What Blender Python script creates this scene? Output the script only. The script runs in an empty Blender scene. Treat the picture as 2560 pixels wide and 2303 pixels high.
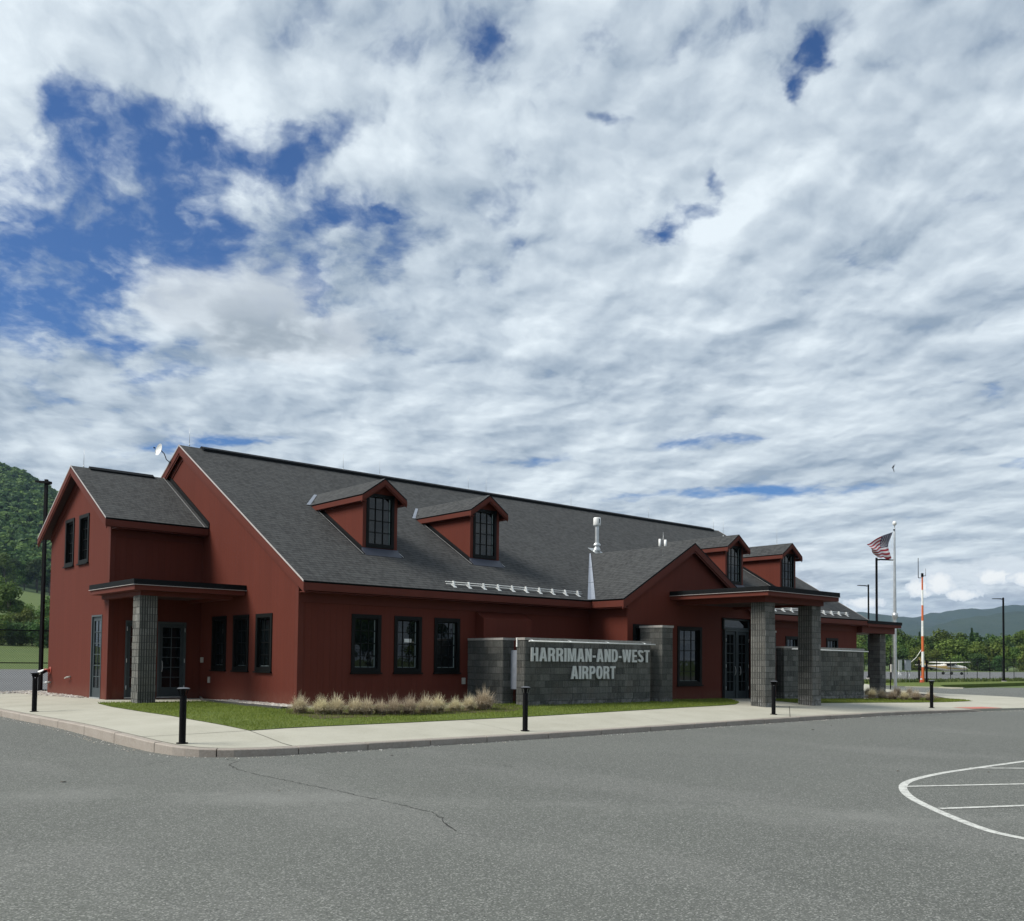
import bpy, bmesh, math, random
from mathutils import Vector, Matrix, geometry
random.seed(7)
HAZE = 0.00005
S = bpy.context.scene
COL = S.collection
R = math.radians

# ------------------------------------------------------------------ camera
CAM = Vector((-13.096, -23.992, 1.32))
def set_camera():
    yaw, pit, rol = R(48.807), R(2.294), R(0.616)
    F = Vector((math.cos(yaw)*math.cos(pit), math.sin(yaw)*math.cos(pit), math.sin(pit)))
    R0 = Vector((math.sin(yaw), -math.cos(yaw), 0)); U0 = R0.cross(F)
    Rt = R0*math.cos(rol)+U0*math.sin(rol); Up = -R0*math.sin(rol)+U0*math.cos(rol)
    m = Matrix((Rt, Up, -F)).transposed().to_4x4(); m.translation = CAM
    cd = bpy.data.cameras.new('camera'); co = bpy.data.objects.new('camera', cd); COL.objects.link(co)
    co.matrix_world = m
    cd.sensor_fit = 'HORIZONTAL'; cd.sensor_width = 36
    cd.lens = 2397.18/2560*36; cd.shift_y = (1555.86-1151.5)/2560
    cd.clip_start = .1; cd.clip_end = 30000
    S.camera = co
set_camera()
S.view_settings.view_transform = 'Standard'; S.view_settings.look = 'None'
S.view_settings.exposure = 0; S.view_settings.gamma = 1; S.view_settings.use_curve_mapping = False
S.cycles.max_bounces = 6; S.cycles.volume_bounces = 0

# ------------------------------------------------------------------ node helper
class NT:
    def __init__(s, tree): s.t = tree; s.n = tree.nodes; s.l = tree.links
    def _in(s, sock, v):
        if isinstance(v, bpy.types.NodeSocket): s.l.new(v, sock)
        else:
            if hasattr(sock.default_value, '__len__') and not hasattr(v, '__len__'): v = (v,)*len(sock.default_value)
            if hasattr(sock.default_value, '__len__') and len(sock.default_value) == 4 and len(v) == 3: v = (*v, 1)
            sock.default_value = v
    def m(s, op, a, b=0.0, c=0.0, clamp=False):
        n = s.n.new('ShaderNodeMath'); n.operation = op; n.use_clamp = clamp
        s._in(n.inputs[0], a); s._in(n.inputs[1], b); s._in(n.inputs[2], c); return n.outputs[0]
    def v(s, op, a, b=(0, 0, 0), sc=None):
        n = s.n.new('ShaderNodeVectorMath'); n.operation = op
        s._in(n.inputs[0], a); s._in(n.inputs[1], b)
        if sc is not None: s._in(n.inputs['Scale'], sc)
        return n.outputs['Value'] if op in ('DOT_PRODUCT', 'LENGTH') else n.outputs[0]
    def comb(s, x, y, z=0.0):
        n = s.n.new('ShaderNodeCombineXYZ'); s._in(n.inputs[0], x); s._in(n.inputs[1], y); s._in(n.inputs[2], z); return n.outputs[0]
    def sep(s, v):
        n = s.n.new('ShaderNodeSeparateXYZ'); s._in(n.inputs[0], v); return n.outputs
    def noise(s, v, scale, detail=4, rough=.55, col=False, dist=0.0):
        n = s.n.new('ShaderNodeTexNoise'); s._in(n.inputs['Vector'], v); n.inputs['Scale'].default_value = scale
        n.inputs['Detail'].default_value = detail; n.inputs['Roughness'].default_value = rough; n.inputs['Distortion'].default_value = dist
        return n.outputs['Color' if col else 0]
    def ss(s, x, a, b, lo=0.0, hi=1.0, kind='SMOOTHSTEP'):
        n = s.n.new('ShaderNodeMapRange'); n.interpolation_type = kind
        s._in(n.inputs[0], x); s._in(n.inputs[1], a); s._in(n.inputs[2], b); s._in(n.inputs[3], lo); s._in(n.inputs[4], hi); return n.outputs[0]
    def mix(s, f, a, b, mode='MIX'):
        n = s.n.new('ShaderNodeMix'); n.data_type = 'RGBA'; n.blend_type = mode
        s._in(n.inputs[0], f); s._in(n.inputs[6], a); s._in(n.inputs[7], b); return n.outputs[2]
    def co(s, k='Object'):
        n = s.n.new('ShaderNodeTexCoord'); return n.outputs[k]
    def attr(s, name):
        n = s.n.new('ShaderNodeAttribute'); n.attribute_name = name; return n.outputs['Fac']

# ------------------------------------------------------------------ world: sky texture under a cloud deck
SUN_AZ, SUN_EL = R(153), R(45)
HOLES = [
(3.309,-1.492,0.068,-3.641,-4.591,6.396,0.68),
(5.272,-1.460,0.107,-2.577,-3.429,5.571,0.66),
(17.353,-6.900,0.378,-21.384,-29.853,37.766,0.62),
(17.416,-8.949,0.338,-22.115,-28.842,37.212,0.70),
(37.932,-20.844,0.712,-16.895,-21.927,29.204,0.50),
(22.892,-7.363,0.531,-24.268,-35.291,42.732,0.50),
(48.837,-13.499,1.174,-22.042,-32.940,38.739,0.35),
(28.765,-8.303,0.691,-31.115,-46.831,57.753,0.40),
(20.659,-7.544,0.458,-29.057,-41.438,54.015,0.45),
(16.351,-4.201,0.329,-10.467,-14.482,21.834,0.60),
(11.216,-3.469,0.211,-11.846,-15.869,25.218,0.70),
(17.607,-4.438,0.332,-9.182,-12.442,21.117,0.50),
(23.801,-8.207,0.468,-21.761,-29.762,43.250,0.35),
(28.787,-13.059,0.518,-19.377,-25.294,37.890,0.55),
(22.778,-13.638,0.382,-26.215,-32.546,47.382,0.60),
(49.371,-33.628,0.765,-62.577,-75.472,109.792,0.75),
(53.130,-29.820,0.812,-13.453,-16.542,27.346,0.60),
(43.468,-17.482,0.936,-39.376,-54.682,66.247,0.30),
(57.805,-24.709,0.981,-27.206,-35.155,57.521,0.30),
(49.730,-42.130,0.621,-29.907,-33.697,40.378,0.55),
(27.649,-28.409,0.249,-34.151,-36.329,44.327,0.30),
(32.098,-37.803,0.197,-37.642,-38.534,48.465,0.40),
(36.013,-39.807,0.276,-39.111,-40.310,55.857,0.75),
(35.736,-58.269,-0.094,-35.191,-32.861,44.325,0.95),
(34.874,-54.575,-0.047,-39.330,-36.667,51.942,0.90),
(49.814,-66.655,0.155,-30.186,-28.939,46.018,0.75),
(19.785,-23.290,0.112,-41.475,-41.570,69.291,0.85),
(24.481,-31.003,0.103,-32.708,-32.041,52.710,0.50),
(26.740,-36.630,0.058,-24.272,-23.451,41.150,0.75),
(30.500,-45.146,0.008,-33.174,-31.628,58.986,0.40),
(5.835,-7.730,0.014,-19.427,-18.125,51.019,0.75),
(3.557,-5.169,0.002,-12.993,-11.165,39.115,0.95),
(5.185,-5.933,0.027,-13.615,-12.761,43.275,0.55),
(4.508,-11.716,-0.073,-16.639,-12.713,44.186,0.70),
(8.419,-20.694,-0.143,-31.630,-26.750,47.131,0.30),
(7.532,-13.987,-0.045,-31.571,-28.395,52.735,0.30),
(9.252,-3.334,0.153,-17.561,-23.335,58.220,0.70),
(10.627,-4.850,0.160,-14.279,-17.980,44.419,0.75),
(14.492,-5.558,0.239,-16.279,-20.873,39.433,0.50),
(16.668,-6.624,0.267,-20.624,-26.332,53.678,0.50),
(15.249,-5.093,0.262,-16.560,-21.659,40.129,0.40),
(8.115,-14.497,-0.041,-44.167,-39.581,69.808,0.20),
(6.433,-5.904,0.054,-18.726,-19.319,55.132,0.40)
]
GREY = [(6.535,-3.127,0.107,-4.805,-5.928,10.185), (8.754,-5.166,0.123,-5.790,-6.843,12.769), (7.501,-3.824,0.113,-5.079,-6.156,11.632)]
def make_world():
    w = bpy.data.worlds.new('World'); S.world = w; w.use_nodes = True
    t = NT(w.node_tree); t.n.clear()
    out = t.n.new('ShaderNodeOutputWorld'); bg = t.n.new('ShaderNodeBackground'); t.l.new(bg.outputs[0], out.inputs[0])
    sky = t.n.new('ShaderNodeTexSky'); sky.sky_type = 'NISHITA'; sky.sun_disc = False
    sky.sun_elevation = SUN_EL; sky.sun_rotation = R(90)-SUN_AZ; sky.ozone_density = 3.0; sky.air_density = .9; sky.dust_density = .3
    d = t.co('Generated'); x, y, z = t.sep(d)[:3]
    zz = t.m('ADD', t.m('MAXIMUM', z, 0.0), t.ss(z, 0, .45, .20, .37))
    px, py = t.m('DIVIDE', x, zz), t.m('DIVIDE', y, zz)
    p = t.comb(px, py, 1.0)
    wc = t.v('SUBTRACT', t.noise(p, 4.5, 6, .58, True), (.5, .5, .5))
    pw = t.v('ADD', p, t.v('SCALE', wc, sc=.10))
    pw1 = t.v('ADD', t.v('MULTIPLY', t.v('ADD', p, t.v('SCALE', wc, sc=.20)), (1, 1, 0)), (0, 0, 1))
    def blob(r, k):
        qx = t.v('DOT_PRODUCT', pw1, r[:3]); qy = t.v('DOT_PRODUCT', pw1, r[3:6])
        l2 = t.m('MULTIPLY_ADD', qx, qx, t.m('MULTIPLY', qy, qy)); return t.m('EXPONENT', t.m('MULTIPLY', l2, -k))
    tot = None
    for r in HOLES:
        g = t.m('MULTIPLY', blob(r, .8), r[6]); tot = g if tot is None else t.m('ADD', tot, g)
    tot = t.m('MINIMUM', tot, 1.05)
    # cloud cells, a little drawn out along one wind direction
    w0, w1 = t.v('DOT_PRODUCT', pw, (.88, -.47, 0)), t.v('DOT_PRODUCT', pw, (.47, .88, 0))
    pr = t.comb(t.m('MULTIPLY', w0, 1.12), t.m('MULTIPLY', w1, .86), 2.0)
    nrm = lambda n: t.m('MULTIPLY', t.m('SUBTRACT', n, .5), 3.2)
    n1 = nrm(t.noise(pr, 4.2, 4, .48)); n2 = nrm(t.noise(pr, 12.5, 7, .55)); n3 = nrm(t.noise(pr, 2.0, 3, .5))
    dens = t.m('ADD', t.m('MULTIPLY', n1, .34), t.m('MULTIPLY', n2, t.ss(z, .05, .40, .34, .60)))
    dens = t.m('SUBTRACT', t.m('ADD', dens, .72), t.m('MULTIPLY', tot, .86))
    alpha = t.ss(dens, -.16, .50, 0, 1)
    n4 = nrm(t.noise(t.v('ADD', pr, (3, 5, 0)), 21.0, 7, .58))
    thin = t.ss(t.m('ADD', t.m('MULTIPLY', n4, .62), t.m('MULTIPLY', n2, .38)), -.10, .80, 0, .74)
    alpha = t.m('MAXIMUM', alpha, thin)
    # light and shade of the billows: thicker parts lit on one side
    n1b = nrm(t.noise(t.v('ADD', pr, (-.05, -.042, 0)), 4.2, 4, .48)); n2b = nrm(t.noise(t.v('ADD', pr, (-.017, -.014, 0)), 12.5, 5, .5))
    br = t.m('ADD', .46, t.m('MULTIPLY', t.m('SUBTRACT', n1, n1b), .62)); br = t.m('ADD', br, t.m('MULTIPLY', t.m('SUBTRACT', n2, n2b), t.ss(z, .05, .42, .16, .36)))
    br = t.m('ADD', br, t.m('MULTIPLY', n1, .20)); br = t.m('ADD', br, t.m('MULTIPLY', n3, .20)); br = t.m('ADD', br, t.m('MULTIPLY', n2, .07), clamp=True)
    cloud = t.mix(br, (.30, .385, .49), (.85, .94, 1.0))
    low = t.ss(z, .04, .34, 1, 0)
    cloud = t.mix(t.m('MULTIPLY', low, .55), cloud, t.mix(br, (.38, .46, .54), (.86, .94, .96)))
    # one low grey cloud with a pale rim
    gg = t.m('MAXIMUM', blob(GREY[0], 1.0), t.m('MAXIMUM', blob(GREY[1], 1.0), blob(GREY[2], 1.0)))
    gs = t.m('ADD', gg, t.m('ADD', t.m('MULTIPLY', n1, .20), t.m('MULTIPLY', n2, .16)))
    gm = t.ss(gs, .34, .75, 0, .75)
    gcol = t.mix(t.ss(t.m('ADD', blob(GREY[2], 1.0), t.m('MULTIPLY', n2, .15)), .15, .9), (.60, .66, .72), (.35, .41, .47))
    gcol = t.mix(t.ss(br, .2, .9, 0, .9), gcol, (.78, .85, .91))
    # low cumulus banks near the horizon
    az = t.m('ARCTAN2', y, x)
    pc = t.comb(t.m('MULTIPLY', az, 9.0), t.m('MULTIPLY', z, 26.0), 3.3)
    c1 = t.noise(pc, 1.0, 8, .58); c2 = t.noise(t.v('ADD', pc, (.0, .55, 0)), 1.0, 7, .55)
    band = t.m('MULTIPLY', t.ss(z, .015, .04), t.ss(z, .09, .15, 1, 0))
    cm = t.m('MULTIPLY', t.ss(c1, .47, .60, 0, .75), t.m('MULTIPLY', band, t.ss(az, R(26), R(44), 1, .25)))
    ccol = t.mix(t.ss(t.m('SUBTRACT', c1, c2), -.04, .13), (.36, .43, .52), (.80, .87, .92))
    blue = t.mix(1.0, sky.outputs[0], (.078*.62, .078*.92, .078*1.30), 'MULTIPLY')
    blue = t.mix(t.ss(z, .02, .16, 1, 0), blue, (.46, .57, .70))
    c = t.mix(t.m('MULTIPLY', alpha, .985), blue, cloud)
    c = t.mix(gm, c, gcol)
    c = t.mix(cm, c, ccol)
    # bright white cumulus heads far to the right
    for (a, zc, ra, rz) in ((25.7, .074, .9, .012), (24.7, .078, .9, .012), (22.1, .083, 1.1, .009), (20.6, .080, .9, .008), (23.6, .066, 1.0, .006), (28.6, .060, 1.3, .006)):
        ex = t.m('DIVIDE', t.m('SUBTRACT', az, R(a)), R(ra)); ez = t.m('DIVIDE', t.m('SUBTRACT', z, zc), rz)
        e2 = t.m('EXPONENT', t.m('MULTIPLY', t.m('MULTIPLY_ADD', ex, ex, t.m('MULTIPLY', ez, ez)), -1.0))
        nn = t.noise(t.comb(t.m('MULTIPLY', az, 75.0), t.m('MULTIPLY', z, 90.0), 1.0), 1.0, 7, .65)
        mk = t.ss(t.m('ADD', e2, t.m('MULTIPLY', t.m('SUBTRACT', nn, .5), 1.7)), .40, .50)
        c = t.mix(t.m('MULTIPLY', mk, t.ss(e2, .03, .12)), c, t.mix(t.ss(t.m('ADD', e2, t.m('MULTIPLY', t.m('SUBTRACT', nn, .5), 1.5)), .3, .95), (.66, .74, .82), (.97, 1.0, 1.0)))
    under = t.ss(z, -.02, .0)
    c = t.mix(under, (.12, .13, .12), c)
    t.l.new(c, bg.inputs[0]); bg.inputs[1].default_value = 1.0
    w.cycles.sampling_method = 'MANUAL'; w.cycles.sample_map_resolution = 512
make_world()

sd = bpy.data.lights.new('sun', 'SUN'); sd.energy = 5.0; sd.angle = R(30); sd.color = (1, .95, .87)
so = bpy.data.objects.new('sun', sd); COL.objects.link(so)
sv = Vector((math.cos(SUN_EL)*math.cos(SUN_AZ), math.cos(SUN_EL)*math.sin(SUN_AZ), math.sin(SUN_EL)))
so.rotation_euler = sv.to_track_quat('Z', 'Y').to_euler(); so.location = (-20, 20, 60)

# ------------------------------------------------------------------ materials
MATS = {}
def base_mat(name):
    m = bpy.data.materials.new(name); m.use_nodes = True; t = NT(m.node_tree)
    b = t.n.get('Principled BSDF'); MATS[name] = m; return m, t, b
def bump(t, b, h, strength=.3, dist=.01):
    n = t.n.new('ShaderNodeBump'); n.inputs['Strength'].default_value = strength; n.inputs['Distance'].default_value = dist
    t._in(n.inputs['Height'], h); t.l.new(n.outputs[0], b.inputs['Normal'])
def simple(name, col, rough=.6, metal=0.0, var=.12, scale=6.0, spec=.5):
    m, t, b = base_mat(name)
    n = t.noise(t.co(), scale, 5, .6)
    c = t.mix(t.ss(n, .3, .7, 0, 1, 'LINEAR'), tuple(x*(1-var) for x in col), tuple(min(1, x*(1+var)) for x in col))
    t.l.new(c, b.inputs['Base Color']); b.inputs['Roughness'].default_value = rough; b.inputs['Metallic'].default_value = metal
    b.inputs['Specular IOR Level'].default_value = spec
    return m
simple('black_metal', (.003, .003, .004), .6, 0, .1, 6, .12)
simple('cap_sheen', (.09, .095, .105), .35)  # top of the black bollard caps, sheen painted in as a lighter colour
simple('window_black', (.0035, .0045, .0045), .55, 0, .1, 6, .15)
simple('steel_grey', (.24, .265, .31), .5, .2)
simple('galvanised', (.50, .52, .53), .38, .7)
simple('white_metal', (.72, .73, .72), .4)
simple('door_grey', (.026, .038, .044), .55)
simple('door_light', (.045, .060, .066), .55)
simple('trim_pale', (.40, .37, .36), .5)
simple('membrane_black', (.004, .005, .006), .65, 0, .1, 6, .12)
simple('lead_flashing', (.030, .036, .055), .5)
simple('blind_grey', (.16, .20, .20), .6)
simple('paper_white', (.62, .63, .62), .7)
simple('orange_paint', (.55, .12, .03), .55)
simple('white_paint', (.72, .72, .70), .5)
simple('cone_orange', (.62, .10, .04), .6)
simple('plane_white', (.74, .72, .66), .35)
simple('plane_gold', (.48, .34, .12), .4)
simple('tyre', (.02, .02, .02), .8)
simple('letter_metal', (.50, .52, .515), .5, 0, .06)
simple('stone_gravel', (.42, .40, .37), .85, 0, .45, 22)
simple('edging', (.035, .035, .033), .8)
simple('concrete_cap', (.26, .25, .235), .85, 0, .2, 9)
simple('tactile_red', (.42, .13, .10), .8)
simple('bark', (.10, .085, .07), .9, 0, .3, 4)
simple('beige_box', (.36, .35, .32), .6)
simple('red_valve', (.32, .06, .04), .5)

def siding(name, col, groove=.203, amount=1.0):
    m, t, b = base_mat(name)
    o = t.co(); x, y, z = t.sep(o)[:3]
    h = t.m('ADD', x, y)
    fr = t.m('FRACT', t.m('DIVIDE', h, groove)); fr = t.m('ABSOLUTE', t.m('SUBTRACT', fr, .5))
    g = t.ss(fr, .47, .495)
    st = t.noise(t.comb(t.m('MULTIPLY', h, 9.0), t.m('MULTIPLY', z, .35), 0.0), 1.0, 5, .6)
    pt = t.noise(o, .35, 4, .6)
    cell = t.n.new('ShaderNodeTexWhiteNoise'); cell.noise_dimensions = '1D'; t.l.new(t.m('FLOOR', t.m('DIVIDE', h, groove*2)), cell.inputs['W'])
    f = t.m('ADD', t.m('MULTIPLY', st, .5), t.m('ADD', t.m('MULTIPLY', pt, .45), t.m('MULTIPLY', cell.outputs['Value'], .10)))
    c = t.mix(t.ss(f, .3, .8, 0, 1, 'LINEAR'), tuple(v*.88 for v in col), tuple(v*1.12 for v in col))
    c = t.mix(t.m('MULTIPLY', g, .50*amount), c, tuple(v*.45 for v in col))
    dusty = t.m('MULTIPLY', t.ss(z, 0.0, .5, .35, 0), t.noise(o, 5.0, 4, .6))
    c = t.mix(dusty, c, (.20, .12, .09))
    t.l.new(c, b.inputs['Base Color']); b.inputs['Roughness'].default_value = .7; b.inputs['Specular IOR Level'].default_value = .12
    bump(t, b, t.m('ADD', t.m('MULTIPLY', g, -1.0), t.m('MULTIPLY', st, .12)), .5, .006)
    return m
RED = (.100, .0245, .0162)
siding('red_siding', RED)
siding('red_panel', (.12, .028, .021), 1.22, .5)
simple('soffit_shade', (.035, .012, .010), .7)  # roof and canopy undersides, their shade darkened into the colour
simple('red_trim', (.094, .0238, .0162), .65, 0, .08, 1.5, .15)

def shingle():
    m, t, b = base_mat('shingles')
    uv = t.n.new('ShaderNodeUVMap').outputs[0]
    br = t.n.new('ShaderNodeTexBrick'); t.l.new(uv, br.inputs['Vector'])
    br.offset = .43; br.squash = 1.0; br.offset_frequency = 2
    br.inputs['Scale'].default_value = 1; br.inputs['Brick Width'].default_value = .31; br.inputs['Row Height'].default_value = .155
    br.inputs['Mortar Size'].default_value = .010; br.inputs['Mortar Smooth'].default_value = .4; br.inputs['Bias'].default_value = 0
    t._in(br.inputs['Color1'], (.020, .021, .022)); t._in(br.inputs['Color2'], (.050, .053, .053)); t._in(br.inputs['Mortar'], (.018, .019, .020))
    u, v = t.sep(uv)[:2]
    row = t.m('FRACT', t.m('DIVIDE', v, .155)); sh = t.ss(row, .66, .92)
    # laminated double course: random dark tabs
    uu = t.comb(t.m('MULTIPLY', u, 5.5), t.m('FLOOR', t.m('DIVIDE', v, .155)), 0.0)
    tab = t.ss(t.noise(uu, 1.0, 1, .5), .47, .53)
    g = t.noise(uv, 90.0, 2, .6); big = t.noise(uv, .45, 4, .6)
    c = t.mix(t.m('MULTIPLY', tab, .40), br.outputs['Color'], (.070, .073, .073))
    c = t.mix(t.ss(big, .3, .7, 0, .30, 'LINEAR'), c, (.050, .054, .055))
    c = t.mix(t.m('MULTIPLY', g, .22), c, (.09, .09, .09))
    c = t.mix(t.m('MULTIPLY', t.m('MULTIPLY', sh, t.ss(t.noise(uu, .8, 1, .5), .38, .56, .35, 1)), .85), c, (.006, .006, .007))  # broken shadow line along each course, painted into the colour
    t.l.new(c, b.inputs['Base Color']); b.inputs['Roughness'].default_value = .92; b.inputs['Specular IOR Level'].default_value = .25
    bump(t, b, t.m('ADD', t.m('MULTIPLY', row, -1.0), t.m('MULTIPLY', tab, .5)), .7, .02)
shingle()

def block(name, c1, c2, tint):
    m, t, b = base_mat(name)
    a = t.attr('tone'); o = t.co(); n = t.noise(o, 14.0, 5, .7); n2 = t.noise(o, 70.0, 3, .7); n3 = t.noise(o, 1.6, 4, .6)
    c = t.mix(a, c1, c2)
    c = t.mix(t.ss(n3, .5, .72, 0, .5, 'LINEAR'), c, tint)
    c = t.mix(t.m('MULTIPLY', n, .75), c, tuple(v*.5 for v in c1)); c = t.mix(t.ss(n2, .45, .75, 0, .45), c, tuple(min(1, v*1.5) for v in c2))
    z = t.sep(o)[2]
    eff = t.m('MULTIPLY', t.ss(z, .06, .20, 1, 0), t.ss(t.noise(o, 6.0, 5, .7), .42, .62))
    c = t.mix(t.m('MULTIPLY', eff, .45), c, (.34, .34, .34))
    t.l.new(c, b.inputs['Base Color']); b.inputs['Roughness'].default_value = .95; b.inputs['Specular IOR Level'].default_value = .2
    bump(t, b, t.m('ADD', n, t.m('MULTIPLY', n2, .5)), .9, .02)
block('split_block', (.066, .070, .066), (.205, .206, .192), (.13, .105, .085))
block('column_block', (.085, .088, .082), (.25, .25, .232), (.17, .15, .12))
simple('block_joint', (.036, .037, .036), .95)

def asphalt():
    m, t, b = base_mat('asphalt')
    o = t.co(); x, y, z = t.sep(o)[:3]
    big = t.noise(o, .10, 5, .55); mid = t.noise(o, .9, 5, .6); fine = t.noise(o, 55.0, 3, .7)
    vo = t.n.new('ShaderNodeTexVoronoi'); t.l.new(o, vo.inputs['Vector']); vo.inputs['Scale'].default_value = 80
    agg = t.sep(vo.outputs['Color'])[0]
    c = t.mix(t.ss(big, .3, .7, 0, 1, 'LINEAR'), (.074, .080, .070), (.108, .115, .101))
    c = t.mix(t.ss(mid, .35, .68, 0, .40), c, (.082, .086, .078))
    pat = t.noise(t.v('MULTIPLY', o, (.5, .22, 1)), .8, 4, .55); c = t.mix(t.ss(pat, .52, .66, 0, .35), c, (.150, .153, .142))
    c = t.mix(t.ss(agg, .78, .97, 0, .8), c, (.29, .295, .275)); c = t.mix(t.ss(agg, .0, .32, .75, 0), c, (.032, .034, .032))
    c = t.mix(t.ss(fine, .35, .75, 0, .45), c, (.21, .215, .21))
    # tyre-polished lane, paler, and a dark drip stain or two
    s = t.v('DOT_PRODUCT', o, (.74, .67, 0)); s = t.m('ADD', s, t.m('MULTIPLY', t.noise(o, .25, 3, .5), 1.6))
    lane = t.m('EXPONENT', t.m('MULTIPLY', t.m('POWER', t.m('ADD', s, 13.2), 2.0), -3.0))
    c = t.mix(t.m('MULTIPLY', lane, t.ss(mid, .35, .65, 0, .30)), c, (.24, .245, .23))
    spot = t.ss(t.noise(t.v('ADD', o, (7, 3, 0)), 1.9, 3, .5), .70, .76)
    c = t.mix(t.m('MULTIPLY', spot, .35), c, (.05, .05, .05))
    t.l.new(c, b.inputs['Base Color']); b.inputs['Roughness'].default_value = .9; b.inputs['Specular IOR Level'].default_value = .3
    bump(t, b, t.m('ADD', agg, fine), .6, .006)
asphalt()

def ground(name, cols, scales=(.6, 14.0), rough=.9, bs=.5, bd=.01):
    m, t, b = base_mat(name); o = t.co()
    n = t.noise(o, scales[0], 6, .65); f = t.noise(o, scales[1], 5, .7)
    c = t.mix(t.ss(n, .32, .68, 0, 1, 'LINEAR'), cols[0], cols[1]); c = t.mix(t.ss(f, .4, .7, 0, .6, 'LINEAR'), c, cols[2])
    t.l.new(c, b.inputs['Base Color']); b.inputs['Roughness'].default_value = rough; b.inputs['Specular IOR Level'].default_value = .25
    bump(t, b, f, bs, bd); return m
ground('concrete', ((.305, .295, .24), (.39, .38, .32), (.43, .42, .36)), (.7, 30.0), .85, .25, .004)
ground('kerb_concrete', ((.25, .215, .185), (.32, .285, .25), (.38, .35, .31)), (1.6, 24.0), .85, .5, .006)
ground('lawn_soil', ((.060, .095, .014), (.095, .125, .022), (.12, .14, .035)), (.9, 20.0), .95, .7, .02)
ground('field_grass', ((.055, .095, .022), (.085, .125, .032), (.13, .15, .05)), (.02, .9), .95, .5, .05)
ground('taxiway', ((.115, .12, .125), (.14, .145, .15), (.16, .16, .16)), (.1, 8.0), .9)
ground('road_asphalt', ((.150, .152, .152), (.18, .182, .18), (.21, .21, .21)), (.3, 40.0), .9)
ground('hill_forest', ((.018, .040, .014), (.035, .065, .022), (.05, .08, .03)), (.006, .06), .95, 1.0, 3.0)
ground('far_hill', ((.012, .028, .018), (.024, .042, .024), (.035, .05, .03)), (.004, .05), .95, 1.0, 6.0)
ground('mulch', ((.05, .035, .025), (.07, .05, .035), (.09, .07, .05)), (3.0, 40.0))
def worn_paint():
    m, t, b = base_mat('road_paint'); o = t.co()
    n = t.noise(o, 9.0, 6, .75); n2 = t.noise(o, 60.0, 3, .7)
    wv = t.ss(t.m('ADD', t.m('MULTIPLY', n, .7), t.m('MULTIPLY', n2, .4)), .50, .66)
    c = t.mix(t.m('MULTIPLY', wv, .75), (.52, .53, .50), (.19, .19, .18))
    t.l.new(c, b.inputs['Base Color']); b.inputs['Roughness'].default_value = .8
worn_paint()
def glass():
    m, t, b = base_mat('window_glass')
    n = t.noise(t.co(), 2.2, 2, .5)
    b.inputs['Base Color'].default_value = (.004, .006, .007, 1); b.inputs['Roughness'].default_value = .015
    b.inputs['IOR'].default_value = 1.52
    bump(t, b, n, .06, .02)
glass()
def leafmat(name, a, c_, tr=.25, dry=None):
    m, t, b = base_mat(name)
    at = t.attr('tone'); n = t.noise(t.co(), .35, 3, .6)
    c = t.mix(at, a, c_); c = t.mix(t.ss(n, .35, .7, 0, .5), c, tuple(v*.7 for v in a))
    oi = t.n.new('ShaderNodeObjectInfo'); hs = t.n.new('ShaderNodeHueSaturation')
    t.l.new(c, hs.inputs['Color']); t.l.new(t.ss(oi.outputs['Random'], 0, 1, .475, .52, 'LINEAR'), hs.inputs['Hue']); t.l.new(t.ss(oi.outputs['Random'], 0, 1, .78, 1.25, 'LINEAR'), hs.inputs['Value'])
    b.inputs['Roughness'].default_value = .7; b.inputs['Specular IOR Level'].default_value = .2
    t.l.new(hs.outputs[0], b.inputs['Base Color'])
    tl = t.n.new('ShaderNodeBsdfTranslucent'); t.l.new(hs.outputs[0], tl.inputs[0])
    mx = t.n.new('ShaderNodeMixShader'); mx.inputs[0].default_value = tr
    out = [n for n in t.n if n.type == 'OUTPUT_MATERIAL'][0]
    t.l.new(b.outputs[0], mx.inputs[1]); t.l.new(tl.outputs[0], mx.inputs[2]); t.l.new(mx.outputs[0], out.inputs[0])
leafmat('leaf_mid', (.045, .090, .015), (.135, .205, .045))
leafmat('leaf_light', (.065, .110, .018), (.175, .230, .050))
leafmat('leaf_dark', (.025, .060, .015), (.080, .145, .036))
leafmat('grass_blade', (.115, .160, .022), (.270, .305, .070), .35)
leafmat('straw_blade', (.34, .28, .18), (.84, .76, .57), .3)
leafmat('weed_blade', (.06, .10, .03), (.16, .20, .07), .3)

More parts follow.
